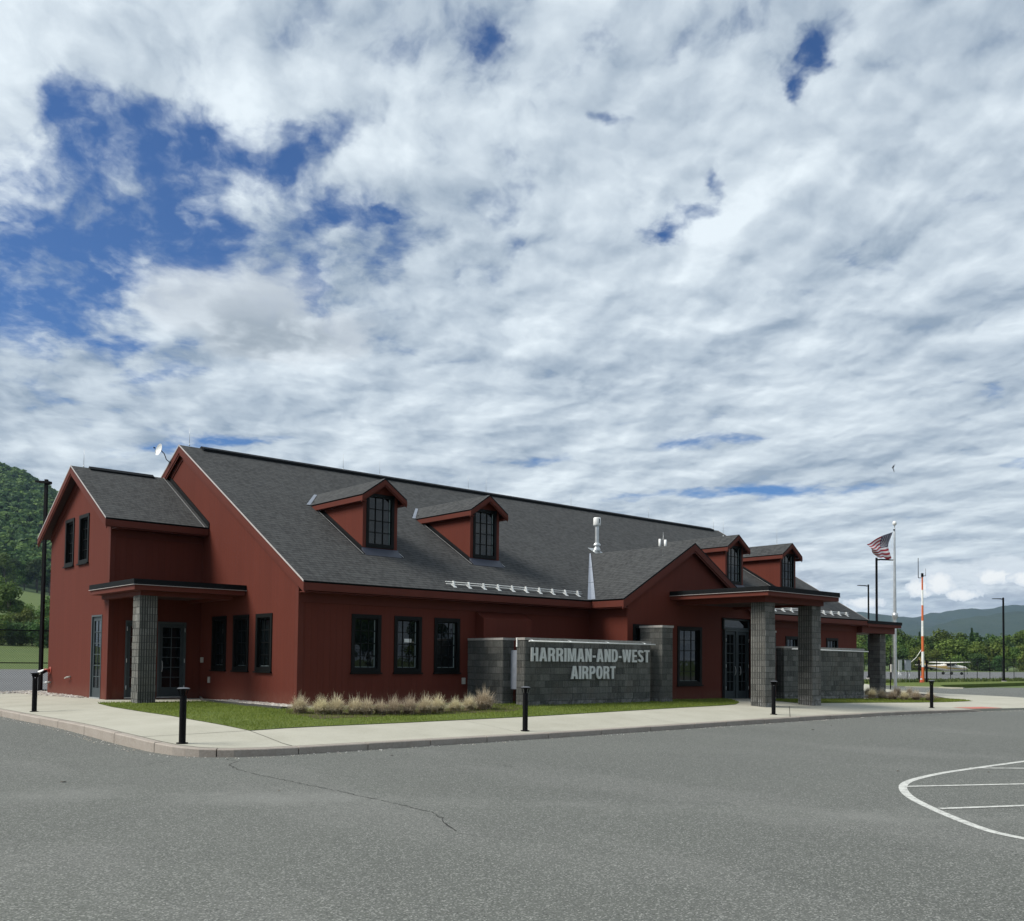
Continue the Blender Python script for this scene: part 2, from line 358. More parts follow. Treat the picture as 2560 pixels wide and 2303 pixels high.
# ------------------------------------------------------------------ mesh builder and scene helpers
class MB:
    def __init__(s): s.v = []; s.f = []; s.mi = []; s.uv = []; s.tone = []; s.mats = []; s.sm = []
    def mat(s, name):
        if name not in s.mats: s.mats.append(name)
        return s.mats.index(name)
    def face(s, pts, m, uv=None, tone=.5, smooth=False):
        i = len(s.v); s.v += [tuple(p) for p in pts]; s.f.append(tuple(range(i, i+len(pts)))); s.mi.append(s.mat(m))
        s.uv.append(uv); s.tone.append(tone); s.sm.append(smooth)
    def hexa(s, p, m, tone=.5):     # 8 points: bottom 0-3 (ccw), top 4-7
        i = len(s.v); s.v += [tuple(q) for q in p]
        for q in ((0, 3, 2, 1), (4, 5, 6, 7), (0, 1, 5, 4), (1, 2, 6, 5), (2, 3, 7, 6), (3, 0, 4, 7)):
            s.f.append(tuple(i+k for k in q)); s.mi.append(s.mat(m)); s.uv.append(None); s.tone.append(tone); s.sm.append(False)
    def box(s, a, b, m, tone=.5):
        x0, y0, z0 = [min(a[k], b[k]) for k in range(3)]; x1, y1, z1 = [max(a[k], b[k]) for k in range(3)]
        s.hexa([(x0, y0, z0), (x1, y0, z0), (x1, y1, z0), (x0, y1, z0), (x0, y0, z1), (x1, y0, z1), (x1, y1, z1), (x0, y1, z1)], m, tone)
    def beam(s, a, b, down, thick, m):   # board from a to b hanging down by `down`, offset by vector `thick`
        a, b, down, thick = Vector(a), Vector(b), Vector(down), Vector(thick)
        s.hexa([a+down, b+down, b+down+thick, a+down+thick, a, b, b+thick, a+thick], m)
    def tube(s, a, b, r0, r1, m, n=12, cap=True, tone=.5):
        a, b = Vector(a), Vector(b); d = (b-a).normalized(); u = d.orthogonal().normalized(); w = d.cross(u)
        i = len(s.v)
        for c, r in ((a, r0), (b, r1)):
            for k in range(n):
                an = 2*math.pi*k/n; s.v.append(tuple(c+u*(r*math.cos(an))+w*(r*math.sin(an))))
        for k in range(n):
            k2 = (k+1) % n; s.f.append((i+k, i+k2, i+n+k2, i+n+k)); s.mi.append(s.mat(m)); s.uv.append(None); s.tone.append(tone); s.sm.append(True)
        if cap:
            for q in (tuple(i+n-1-k for k in range(n)), tuple(i+n+k for k in range(n))):
                s.f.append(q); s.mi.append(s.mat(m)); s.uv.append(None); s.tone.append(tone); s.sm.append(False)
    def lathe(s, prof, m, c=(0, 0, 0), n=24):   # prof: (r, z)
        i = len(s.v)
        for r, z in prof:
            for k in range(n):
                an = 2*math.pi*k/n; s.v.append((c[0]+r*math.cos(an), c[1]+r*math.sin(an), c[2]+z))
        for j in range(len(prof)-1):
            for k in range(n):
                k2 = (k+1) % n; s.f.append((i+j*n+k, i+j*n+k2, i+(j+1)*n+k2, i+(j+1)*n+k)); s.mi.append(s.mat(m)); s.uv.append(None); s.tone.append(.5); s.sm.append(True)
    def path(s, pts, r, m, n=8):
        for a, b in zip(pts, pts[1:]): s.tube(a, b, r, r, m, n)
    def build(s, name, parent=None, loc=None, flip=False):
        me = bpy.data.meshes.new(name); me.from_pydata(s.v, [], s.f)
        for mn in s.mats: me.materials.append(MATS[mn])
        me.polygons.foreach_set('material_index', s.mi); me.polygons.foreach_set('use_smooth', s.sm)
        if any(u is not None for u in s.uv):
            l = me.uv_layers.new(name='UVMap'); flat = []
            for f, u in zip(s.f, s.uv):
                for k in range(len(f)): flat += list(u[k]) if u else [0, 0]
            l.data.foreach_set('uv', flat)
        if any(abs(t-.5) > 1e-6 for t in s.tone):
            at = me.attributes.new('tone', 'FLOAT', 'FACE'); at.data.foreach_set('value', s.tone)
        me.update()
        o = bpy.data.objects.new(name, me); COL.objects.link(o)
        if loc is not None: o.location = loc
        if parent is not None: o.parent = parent
        return o
def thing(name, label, cat, loc=(0, 0, 0), group=None, rz=0):
    o = bpy.data.objects.new(name, None); COL.objects.link(o); o.location = loc; o.rotation_euler.z = rz; o.empty_display_size = .2
    return tag(o, label, cat, group)
def tag(o, label, cat, group=None):
    o['label'] = label; o['category'] = cat
    if group: o['group'] = group
    return o
def struct(o): o['kind'] = 'structure'; return o
def stuff(o, label=None, cat=None):
    o['kind'] = 'stuff'
    if label: o['label'] = label
    if cat: o['category'] = cat
    return o
def dup(root, loc, rz=0, sc=1, label=None):
    r = root.copy(); COL.objects.link(r); r.location = loc; r.rotation_euler.z = rz; r.scale = (sc, sc, sc)
    if label: r['label'] = label
    for ch in list(root.children):
        c = ch.copy(); COL.objects.link(c); c.parent = r
        for g in ch.children: d = g.copy(); COL.objects.link(d); d.parent = c
    return r
def sm(x, a, b):
    t = min(max((x-a)/(b-a), 0), 1); return t*t*(3-2*t)
def zs(X, Y):     # paving level, falls gently to the kerb
    a = min(max((-Y-1)/6.4, 0), 1); b = min(max((-X-3)/3.0, 0), 1)
    A = .30 if X < 3 else .30-.04*min((X-3)/9, 1)
    g = sm(X, 14, 28); return -.02-.17*g-(A-.15*g)*a**2-.13*b*(1-a*a)
def za(X, Y=-20): return -.45+.003*max(min(X, 60), -60)+.16*sm(Y, -8, 0)*(1-sm(X, -4, 8))
def sheet(name, poly, m, zf, dz=0.0, step=1.0, skirt=0.0, tone=.5):    # a polygon laid on the surface zf, cut to a grid
    bm = bmesh.new(); vs = [bm.verts.new((x, y, 0)) for x, y in poly]
    for t in geometry.tessellate_polygon([[Vector((x, y, 0)) for x, y in poly]]): bm.faces.new([vs[i] for i in t])
    for f in bm.faces:
        f.normal_update()
        if f.normal.z < 0: f.normal_flip()
    xs = [p[0] for p in poly]; ys = [p[1] for p in poly]
    for ax, lo, hi in ((0, min(xs), max(xs)), (1, min(ys), max(ys))):
        k = math.floor(lo/step)+1
        while k*step < hi:
            co = [0, 0, 0]; no = [0, 0, 0]; co[ax] = k*step; no[ax] = 1
            bmesh.ops.bisect_plane(bm, geom=bm.verts[:]+bm.edges[:]+bm.faces[:], plane_co=co, plane_no=no); k += 1
    for v in bm.verts: v.co.z = zf(v.co.x, v.co.y)+dz
    if skirt:
        ed = [e for e in bm.edges if e.is_boundary]
        r = bmesh.ops.extrude_edge_only(bm, edges=ed)
        for v in [g for g in r['geom'] if isinstance(g, bmesh.types.BMVert)]: v.co.z -= skirt
    me = bpy.data.meshes.new(name); bm.to_mesh(me); bm.free(); me.materials.append(MATS[m])
    o = bpy.data.objects.new(name, me); COL.objects.link(o); return o

# ------------------------------------------------------------------ ground, walks, kerb, lot
def gfar(X, Y): return -.5
bm = MB()
bm.face([(-8500, -8500, -.62), (8500, -8500, -.62), (8500, 8500, -.62), (-8500, 8500, -.62)], 'field_grass')
struct(bm.build('ground'))
struct(sheet('parking_lot', [(-70, -75), (75, -75), (75, -8), (60, 6), (53.5, 5.9), (57.5, 12.8), (48, 30), (36, 30), (36, 2), (36, -7.6), (-5, -7.6), (-6.0, -6.9), (-6.25, -5), (-6.3, 14.4), (-70, 14.4)], 'asphalt', lambda x, y: za(x, y), 0, 1.5))
struct(sheet('taxiway', [(-120, 16), (72, 20.4), (130, 18), (420, 10), (430, 60), (112, 98), (-120, 98)], 'taxiway', lambda x, y: -.30, 0, 80))
struct(sheet('grass_verge', [(53.8, 6.2), (57.6, 12.8), (52, 24), (48.5, 30), (-2.0, 30), (-2.0, 17), (72, 20.6), (130, 18.4), (300, 13), (300, 9), (100, 15), (66, 12.5)], 'lawn_soil', lambda x, y: -.33+.0*x, .02, 10, .3))
struct(sheet('gravel_strip', [(-30, 14.35), (-3.0, 14.3), (-3.0, 12.9), (-.1, 12.9), (-.1, 16.2), (-30, 16.2)], 'stone_gravel', lambda x, y: -.19, 0, 2, .4))
# kerb line: face (outer) polyline
KF = [(-6.35, 14.3), (-6.4, 8), (-6.46, 2), (-6.46, -2), (-6.44, -4.5), (-6.36, -6.0), (-6.24, -6.8), (-6.0, -7.3), (-5.5, -7.68), (-4.9, -7.87), (-4.2, -7.95), (-2, -7.97), (2, -8.02), (8, -7.92), (14, -7.88), (18, -7.95), (20.5, -8.15), (23, -8.55), (26, -9.1), (30, -10.1), (35, -11.6)]
def poff(pl, d):
    out = []
    for i, p in enumerate(pl):
        a = Vector(pl[max(i-1, 0)]); b = Vector(pl[min(i+1, len(pl)-1)]); t = (b-a).normalized(); n = Vector((-t.y, t.x))
        out.append((p[0]+n.x*d, p[1]+n.y*d))
    return out
KB = poff(KF, .16)
def walkz(x, y): return zs(x, y)
def krise(s): return 1.0
walk = [p for p in poff(KF, .17)]
wpoly = walk + [(37.4, -10.5), (37.2, -5), (38.0, -.3), (40.4, 2.6), (44, 6), (49, 8.5), (58, 15.0), (56.5, 17), (47, 12), (34, 4), (30.3, 3), (30.1, 0.1), (24, .05), (18.4, .0), (11.5, -.1), (0, 0), (0, 6.5), (-2.95, 6.5), (-2.95, 14.3)]
sw = sheet('sidewalk', wpoly, 'concrete', lambda x, y: max(zs(x, y), -.32), 0, .8, .5)
struct(sw)
# control joints pressed into the walk, and the open joint behind the kerb
def strip(mb, pts, w, m, zf, dz=.004):
    pts = [Vector(p) for p in pts]
    dense = []
    for a, b in zip(pts, pts[1:]):
        n = max(1, int((b-a).length/.5))
        dense += [a.lerp(b, k/n) for k in range(n)]
    dense.append(pts[-1])
    ws = w if callable(w) else (lambda i: w)
    L = []
    for i, p in enumerate(dense):
        t = (dense[min(i+1, len(dense)-1)]-dense[max(i-1, 0)]).normalized(); n = Vector((-t.y, t.x))*ws(i)/2
        L.append(((p.x+n.x, p.y+n.y), (p.x-n.x, p.y-n.y)))
    for (a, b), (c, d) in zip(L, L[1:]):
        mb.face([(*q, zf(*q)+dz) for q in (b, d, c, a)], m)
simple('joint_dark', (.065, .06, .05), .9)
mb = MB(); zw = lambda x, y: max(zs(x, y), -.32)
strip(mb, poff(KF, .19), .022, 'joint_dark', zw)
for a, b in (((-6.1, 6.46), (-3.9, 5.0)), ((-6.2, -5.3), (-4.1, -5.42)), ((-6.0, 11.5), (-3.0, 11.5)), ((12.2, -7.8), (15.9, -5.4)), ((-4.05, -5.5), (-4.3, -7.75)),
             ((28.6, -6.3), (29.5, -9.7)), ((33, -5), (37, -5)), ((31, -1), (37.6, -1))):
    strip(mb, [a, b], .020, 'joint_dark', zw)
for k in range(9): strip(mb, [(-2.2+k*1.9, -7.78), (-2.2+k*1.9, -5.45+(.9 if k > 7 else 0))], .008, 'joint_dark', zw) if k in (2, 5) else None
struct(mb.build('sidewalk_joint'))
# kerb stones
mb = MB(); F, B = KF, KB; cum = [0]
for a, b in zip(F, F[1:]): cum.append(cum[-1]+(Vector(b)-Vector(a)).length)
def at(pl, s):
    for i in range(len(cum)-1):
        if s <= cum[i+1] or i == len(cum)-2:
            t = (s-cum[i])/(cum[i+1]-cum[i]); return Vector(pl[i]).lerp(Vector(pl[i+1]), t)
s = 0; rnd = random.Random(3); total = cum[-1]
while s < total-.3:
    ln = rnd.choice((1.83, 1.83, 1.83, 1.8, 1.4)) if s < 19 or s > 27 else 1.5
    e = min(s+ln, total); n = max(1, int((e-s)/.3)); g = .011; tn = rnd.uniform(-.012, .012)
    pts = [s+g+(e-s-2*g)*k/n for k in range(n+1)]; jz = rnd.uniform(-.004, .004)
    rows = []
    for q in pts:
        f, b = at(F, q), at(B, q); zt = zw(b.x, b.y)+.004+jz
        if f.x > 23: zt -= .105*sm(f.x, 22.8, 24.0)*(1-sm(f.x, 26.5, 28))
        f2 = f.lerp(b, .12); rows.append([(f.x, f.y, -.6), (f.x, f.y, zt-.022), (f2.x, f2.y, zt-.004), (b.x-(b-f).x*.06, b.y-(b-f).y*.06, zt), (b.x, b.y, zt-.006), (b.x, b.y, -.6)])
    i0 = len(mb.v)
    for r in rows: mb.v += r
    for j in range(n):
        for k in range(5):
            a = i0+j*6+k; mb.f.append((a, a+6, a+7, a+1)); mb.mi.append(mb.mat('kerb_concrete')); mb.uv.append(None); mb.tone.append(.5); mb.sm.append(False)
    for j, fl in ((0, 0), (n, 1)):
        q = tuple(i0+j*6+k for k in range(6)); mb.f.append(q if not fl else q[::-1]); mb.mi.append(mb.mat('kerb_concrete')); mb.uv.append(None); mb.tone.append(.5); mb.sm.append(False)
    s = e
mb2 = MB(); strip(mb2, poff(KF, .09), .10, 'block_joint', lambda x, y: zw(x, y)-.03 if x < 22.8 else -.42, 0)
strip(mb2, poff(KF, .04), .05, 'block_joint', lambda x, y: za(x, y)-.01, 0)
struct(mb.build('kerb')); struct(mb2.build('kerb_joint'))
# far kerbs
mb = MB()
for pl in ([(44.5, 8.5), (50.5, 10.6), (54.0, 9.5), (55.0, 7.5), (54.6, 5.6)],):
    F2 = pl; B2 = poff(pl, .2)
    for i in range(len(pl)-1):
        a, b, c, d = F2[i], F2[i+1], B2[i+1], B2[i]
        mb.hexa([(a[0], a[1], -.6), (b[0], b[1], -.6), (c[0], c[1], -.6), (d[0], d[1], -.6), (a[0], a[1], -.22), (b[0], b[1], -.22), (c[0], c[1], -.22), (d[0], d[1], -.22)], 'concrete')
struct(mb.build('kerb'))
# tactile ramp
struct(sheet('tactile_paving', [(23.5, -8.35), (25.3, -8.7), (25.6, -7.8), (23.8, -7.45)], 'tactile_red', zw, .010, .5))
# lawns
LAWN = [(-3.75, 4.9), (-4.0, 3), (-4.15, 0), (-4.2, -3), (-4.05, -5.45), (0, -5.4), (4, -5.25), (8, -4.95), (11, -4.7), (13.2, -4.55), (14.3, -4.35), (15.4, -3.7), (16.6, -2.45), (16.75, -1.95), (11.6, -1.95), (11.6, -.6), (1.0, -.75), (-1.15, -1.25), (-1.1, 1.0), (-1.05, 3.9), (-2.5, 4.1)]
LAWN2 = [(19.1, -2.6), (18.0, -3.4), (17.95, -4.5), (19.2, -4.63), (23.2, -4.83), (25.2, -5.15), (28, -5.5), (30.1, -5.5), (30.9, -4.6), (30.8, -3.5), (29, -3.0), (26.9, -2.6), (20.0, -2.3)]
BED = [(26.0, -3.3), (26.4, -4.4), (28.2, -4.9), (30.7, -4.3), (33, -2.6), (36.0, -.6), (37.4, 1.4), (36.6, 2.4), (33.5, .4), (30.6, -.6), (27.6, -1.2), (27.45, -2.6)]
la = struct(sheet('lawn', LAWN, 'lawn_soil', zw, .012, .5)); la2 = struct(sheet('lawn', LAWN2, 'lawn_soil', zw, .012, .5))
struct(sheet('planting_bed', BED, 'mulch', lambda x, y: zw(x, y)+.0, .014, .7))
struct(sheet('planting_bed', [(-1.75, -4.2), (4.4, -4.1), (5.6, -3.2), (5.9, -1.2), (-1.0, -1.3), (-1.7, -2.6)], 'mulch', zw, .017, .5))
def in_poly(x, y, P):
    c = False; j = len(P)-1
    for i in range(len(P)):
        if (P[i][1] > y) != (P[j][1] > y) and x < (P[j][0]-P[i][0])*(y-P[i][1])/(P[j][1]-P[i][1])+P[i][0]: c = not c
        j = i
    return c
def blades(name, poly, n, h, zf, m, label, cat, seed=1, w=.006):
    rn = random.Random(seed); mb = MB(); xs = [p[0] for p in poly]; ys = [p[1] for p in poly]; k = 0; mi = mb.mat(m)
    V, Fc, T = [], [], []
    while k < n:
        x, y = rn.uniform(min(xs), max(xs)), rn.uniform(min(ys), max(ys))
        if not in_poly(x, y, poly): continue
        d = math.hypot(x-CAM.x, y-CAM.y); ww = w*max(1, d/22)
        z = zf(x, y); a = rn.uniform(0, 6.283); hh = h*rn.uniform(.5, 1.35)*(1+.35*math.sin(x*1.7+y)*math.sin(y*2.3)); l = rn.uniform(0, .6)*hh
        ca, sa = math.cos(a), math.sin(a); b = rn.uniform(0, 6.28)
        i = len(V); V += [(x-ca*ww, y-sa*ww, z), (x+ca*ww, y+sa*ww, z), (x+l*math.cos(b), y+l*math.sin(b), z+hh)]
        Fc.append((i, i+1, i+2)); T.append(min(1, max(0, rn.gauss(.45, .28)))); k += 1
    mb.v, mb.f, mb.tone = V, Fc, T; mb.mi = [mi]*k; mb.uv = [None]*k; mb.sm = [False]*k
    return stuff(mb.build(name), label, cat)
blades('grass', LAWN, 62000, .042, lambda x, y: zw(x, y)+.01, 'grass_blade', 'short green lawn grass in front of the red building left of the entrance', 'grass', 1)
blades('grass', LAWN2, 12000, .045, lambda x, y: zw(x, y)+.01, 'grass_blade', 'short green lawn grass below the right screen wall', 'grass', 2)
blades('weeds', [(66, 18.2), (72, 19.2), (130, 16.6), (130, 18.4), (73.4, 21.2), (60, 20.2), (52, 16.5)], 9000, .28, lambda x, y: -.33, 'weed_blade', 'rough weeds growing along the foot of the airfield fence', 'weeds', 3, .02)
# pebbles along the walls
def stones(name, poly, n, zf, r0, r1, label, seed=5):
    rn = random.Random(seed); mb = MB(); xs = [p[0] for p in poly]; ys = [p[1] for p in poly]; k = 0
    simple_m = ('stone_a', 'stone_b', 'stone_c')
    while k < n:
        x, y = rn.uniform(min(xs), max(xs)), rn.uniform(min(ys), max(ys))
        if not in_poly(x, y, poly): continue
        z = zf(x, y); r = rn.uniform(r0, r1); m = rn.choice(simple_m); i = len(mb.v); N = 6
        mb.v.append((x, y, z+r*rn.uniform(.5, .9)))
        a0 = rn.uniform(0, 6)
        for rr, zz in ((.75, .45), (1.0, -.1)):
            for q in range(N):
                a = a0+q*6.283/N; f = rn.uniform(.75, 1.15); mb.v.append((x+r*rr*f*math.cos(a)*1.2, y+r*rr*f*math.sin(a)*.85, z+r*zz))
        for q in range(N):
            q2 = (q+1) % N
            for fc in ((i, i+1+q, i+1+q2), (i+1+q, i+1+N+q, i+1+N+q2, i+1+q2)):
                mb.f.append(fc); mb.mi.append(mb.mat(m)); mb.uv.append(None); mb.tone.append(.5); mb.sm.append(False)
        k += 1
    return stuff(mb.build(name), label, 'gravel')
simple('stone_a', (.50, .48, .45), .85); simple('stone_b', (.30, .27, .25), .85); simple('stone_c', (.40, .36, .30), .85)
stones('gravel', [(-3.65, 14.0), (-3.55, 12.5), (-3.2, 8.4), (-2.97, 8.3), (-2.97, 13.0), (-2.0, 14.3), (-2.6, 15.0), (-14, 15.0), (-14, 14.3), (-4.4, 14.3)], 2200, lambda x, y: max(zw(x, y), -.18)+.005, .03, .075, 'loose pale pebbles along the foot of the left wing wall and the fence')
stones('gravel', [(-1.0, 4.0), (-.02, 4.0), (-.02, -.9), (-.75, -1.2), (-.95, -1.15)], 1500, lambda x, y: zw(x, y)+.03, .02, .05, 'loose pale pebbles along the foot of the gable wall by the porch', 6)
mb = MB()
ed = [(-.1, 6.3), (-1.0, 4.0), (-1.08, 1.2), (-1.1, -1.2), (-.6, -1.35)]
for a, b in zip(ed, ed[1:]): mb.beam((*a, .06), (*b, .06), (0, 0, -.2), (.05, 0, 0), 'edging')
for a, b in zip(((5.9, -2.5), (6.02, -2.85), (11.9, -3.0), (12.1, -3.2), (12.8, -3.15), (13.6, -2.2)), ((6.02, -2.85), (11.9, -3.0), (12.1, -3.2), (12.8, -3.15), (13.6, -2.2), (16.75, -1.95))): mb.beam((*a, -.01), (*b, -.03), (0, 0, -.2), (0, .05, 0), 'edging')
struct(mb.build('lawn_edging'))
_o = poff(KF, -.30); _i = poff(KF, -.02)
stones('gravel', _o[1:]+_i[1:][::-1], 900, lambda x, y: za(x, y)+.002, .006, .018, 'fine grit gathered in the gutter along the kerb', 8)
# painted island and cracks on the lot
isl = [(7.5, -17.0), (5.71, -16.87), (3.88, -16.80), (2.62, -16.77), (1.54, -16.87), (.84, -17.02), (.21, -17.30), (-.52, -17.76), (-1.16, -18.31), (-1.83, -18.96), (-2.3, -19.47), (-2.47, -19.74), (-2.60, -20.2), (-2.62, -20.9)]
def smooth(pl, it=2):
    for _ in range(it):
        q = [pl[0]]
        for a, b in zip(pl, pl[1:]): q += [(a[0]*.75+b[0]*.25, a[1]*.75+b[1]*.25), (a[0]*.25+b[0]*.75, a[1]*.25+b[1]*.75)]
        pl = q+[pl[-1]]
    return pl
mb = MB(); zl = lambda x, y: za(x, y)
strip(mb, smooth(isl), .115, 'road_paint', zl, .004)
for a, b in (((3.7, -16.75), (7.2, -19.6)), ((.42, -17.22), (3.6, -19.0)), ((-1.25, -18.52), (1.6, -19.95))): strip(mb, [a, b], .10, 'road_paint', zl, .007)
struct(mb.build('road_marking'))
simple('crack_dark', (.022, .022, .02), .95)
rn = random.Random(9); mb = MB()
def crack(pts, w):
    d = []
    for a, b in zip(pts, pts[1:]):
        n = max(1, int((Vector(b)-Vector(a)).length/.07))
        for k in range(n): d.append((a[0]+(b[0]-a[0])*k/n+rn.uniform(-.022, .022), a[1]+(b[1]-a[1])*k/n+rn.uniform(-.022, .022)))
    ws = [w*rn.uniform(.25, 1.3) for _ in range(len(d)*12)]
    strip(mb, d, lambda i: ws[i], 'crack_dark', zl, .003)
crack([(-5.59, -7.9), (-5.76, -8.1), (-5.62, -8.3), (-6.02, -8.77), (-6.2, -9.42)], .022)
crack([(-6.2, -9.42), (-6.28, -10.18), (-6.27, -11.21), (-6.26, -12.07), (-6.24, -12.64), (-6.26, -13.13), (-6.26, -13.67)], .017)
crack([(-6.26, -13.67), (-6.29, -14.26), (-6.32, -14.82), (-6.47, -15.24), (-6.72, -15.67), (-6.9, -16.11)], .020)
crack([(-6.9, -16.11), (-6.85, -16.41), (-6.6, -16.8)], .006)
crack([(-7.6, -8.0), (-7.32, -8.24), (-6.96, -7.84), (-6.47, -7.6)], .012)
crack([(-5.4, -10.6), (-5.3, -11.5), (-4.6, -12.0), (-3.2, -12.2)], .006)
struct(mb.build('pavement_crack'))
# a few dead leaves and twigs on the lot
mb = MB()
for x, y in ((2.2, -16.2), (3.3, -17.2), (8.0, -12.6), (-3.0, -9.2), (-8.8, -9.5), (-6.9, -12.2), (9.6, -10.2), (-1.4, -19.7), (11.5, -9.6)):
    a = rn.uniform(0, 6); l = rn.uniform(.03, .08); z = za(x, y)+.006
    mb.face([(x, y, z), (x+l*math.cos(a), y+l*math.sin(a), z+.012), (x+l*1.3*math.cos(a+.5), y+l*1.3*math.sin(a+.5), z+.004), (x+.6*l*math.cos(a+1.1), y+.6*l*math.sin(a+1.1), z+.015)], 'bark')
stuff(mb.build('leaf_litter'), 'a few dead leaves and bits of debris scattered on the asphalt lot', 'debris')

# ------------------------------------------------------------------ terminal building
SL = 7/12
OY, OX, HE, HR, D2, L = .543, .157, 3.46, 8.6435, 8.338, 30.137
B = thing('terminal_building', 'long dark red sided airport building with grey shingle roof and four dormers', 'building')
def wall_poly(mb, m, axis, off, outer, holes, thick=.12, flip=False):
    """outer/holes are lists of (h, z); axis 'X' = wall at X=off spanning Y, 'Y' = wall at Y=off spanning X; thick goes inward"""
    def P3(h, z, d=0.0): return (off+d, h, z) if axis == 'X' else (h, off+d, z)
    loops = [outer]+holes; allp = [p for l in loops for p in l]
    tris = geometry.tessellate_polygon([[Vector((p[0], p[1], 0)) for p in l] for l in loops])
    for t in tris:
        pts = [P3(*allp[i]) for i in t]
        nrm = (Vector(pts[1])-Vector(pts[0])).cross(Vector(pts[2])-Vector(pts[0]))
        want = (-1, 0, 0) if axis == 'X' else (0, -1, 0)
        if nrm.dot(Vector(want)) < 0: pts = pts[::-1]
        mb.face(pts, m)
    for h in holes:
        for a, b in zip(h, h[1:]+h[:1]): mb.face([P3(*a), P3(*b), P3(*b, thick), P3(*a, thick)], m)
def rect(h0, h1, z0, z1): return [(h0, z0), (h1, z0), (h1, z1), (h0, z1)]
def window(parent, axis, off, h0, h1, z0, z1, cols=3, rows=4, jamb=1, name='window', fw=.085, fm='window_black', deep=.09, sill=True):
    mb = MB()
    def bx(a0, a1, b0, b1, d0, d1, m):
        if axis == 'X': mb.box((off+d0, a0, b0), (off+d1, a1, b1), m)
        else: mb.box((a0, off+d0, b0), (a1, off+d1, b1), m)
    p0, p1 = -.028, deep+.03
    bx(h0-.03, h0+fw, z0+fw, z1-fw, p0, p1, fm); bx(h1-fw, h1+.03, z0+fw, z1-fw, p0, p1, fm)
    bx(h0-.03, h1+.03, z1-fw, z1+.03, p0-.002, p1, fm); bx(h0-.03, h1+.03, z0-.03, z0+fw, p0-.002, p1, fm)
    # sash inside the casing
    s = .035; a0, a1, b0, b1 = h0+fw, h1-fw, z0+fw, z1-fw
    bx(a0, a0+s, b0+s, b1-s, deep-.03, deep+.03, fm); bx(a1-s, a1, b0+s, b1-s, deep-.03, deep+.03, fm)
    bx(a0, a1, b0, b0+s, deep-.032, deep+.03, fm); bx(a0, a1, b1-s, b1, deep-.032, deep+.03, fm)
    for k in range(1, cols): c = a0+(a1-a0)*k/cols; bx(c-.011, c+.011, b0+s, b1-s, deep-.012, deep+.02, fm)
    for k in range(1, rows): c = b0+(b1-b0)*k/rows; bx(a0+s, a1-s, c-.011, c+.011, deep-.010, deep+.02, fm)
    w = mb.build(name, parent)
    mb = MB()
    def q(a0, a1, b0, b1, d, m):
        P = [(a0, b0), (a1, b0), (a1, b1), (a0, b1)]
        pts = [(off+d, h, z) if axis == 'X' else (h, off+d, z) for h, z in P]
        if axis == 'X': pts = pts[::-1]
        mb.face(pts, m)
    q(a0+s/2, a1-s/2, b0+s/2, b1-s/2, deep+.008, 'window_glass')
    mb.build('pane', w)
    if jamb:       # pale inner liner seen along one side and the bottom of the sash
        mb = MB(); e = .028
        (bx0, bx1) = (a1-s-e, a1-s) if jamb > 0 else (a0+s, a0+s+e)
        bxx = lambda A0, A1, B0, B1, m: mb.box((off+deep-.004, A0, B0), (off+deep+.006, A1, B1), m) if axis == 'X' else mb.box((A0, off+deep-.004, B0), (A1, off+deep+.006, B1), m)
        for k in range(rows):
            c0 = b0+(b1-b0)*k/rows+.02; c1 = b0+(b1-b0)*(k+1)/rows-.02
            if k == 0: c0 = b0+s
            if k == rows-1: c1 = b1-s
            bxx(bx0, bx1, c0, c1, 'blind_grey')
        if sill: bxx(a0+s, a1-s-e, b0+s, b0+s+.014, 'blind_grey')
        mb.build('jamb_liner', w)
    if sill:
        mb = MB()
        if axis == 'X': mb.box((off-.075, h0-.06, z0-.075), (off+.02, h1+.06, z0-.033), fm)
        else: mb.box((h0-.06, off-.075, z0-.075), (h1+.06, off+.02, z0-.033), fm)
        mb.build('sill', w)
    return w
# walls ----
def roofz(y): return HE+SL*(y+OY)-.11
GW = [(4.62, 5.60), (3.06, 4.06), (1.56, 2.53)]
FW = [(1.745, 2.70), (3.235, 4.18), (4.725, 5.67)]; FW2 = [(24.05, 25.02), (27.41, 28.38)]
mb = MB()
wall_poly(mb, 'red_siding', 'X', 0.0, [(0, -.6), (0, roofz(0)), (D2, HR-.11-.02), (2*D2, roofz(0)), (2*D2, -.6)], [rect(a, b, .96, 2.60) for a, b in GW])
mb.build('wall', B)
mb = MB()
wall_poly(mb, 'red_siding', 'Y', 0.0, [(0, -.6), (L, -.6), (L, roofz(0)), (0, roofz(0))], [rect(a, b, .96, 2.60) for a, b in FW]+[rect(a, b, 1.4, 2.51) for a, b in FW2])
mb.face([(L, 0, -.6), (L, 2*D2, -.6), (L, 2*D2, roofz(0)), (L, D2, HR-.13), (L, 0, roofz(0))], 'red_siding')
mb.face([(0, 2*D2, -.6), (0, 2*D2, roofz(0)), (L, 2*D2, roofz(0)), (L, 2*D2, -.6)], 'red_siding')
mb.build('wall', B)
mb = MB()   # corner boards
mb.box((-.022, -.024, -.6), (.14, -.002, 3.3), 'red_trim'); mb.box((-.024, -.022, -.6), (-.002, .14, 3.3), 'red_trim')
mb.build('corner_board', B)
for a, b in GW: window(B, 'X', 0, a, b, .96, 2.60, jamb=-1)
for i, (a, b) in enumerate(FW):
    w = window(B, 'Y', 0, a, b, .96, 2.60)
    if i == 1:
        mb = MB(); mb.box((a+.40, .084, 1.84), (a+.66, .0915, 1.95), 'paper_white'); mb.build('notice', w)
for a, b in FW2: window(B, 'Y', 0, a, b, 1.4, 2.51, 2, 2)
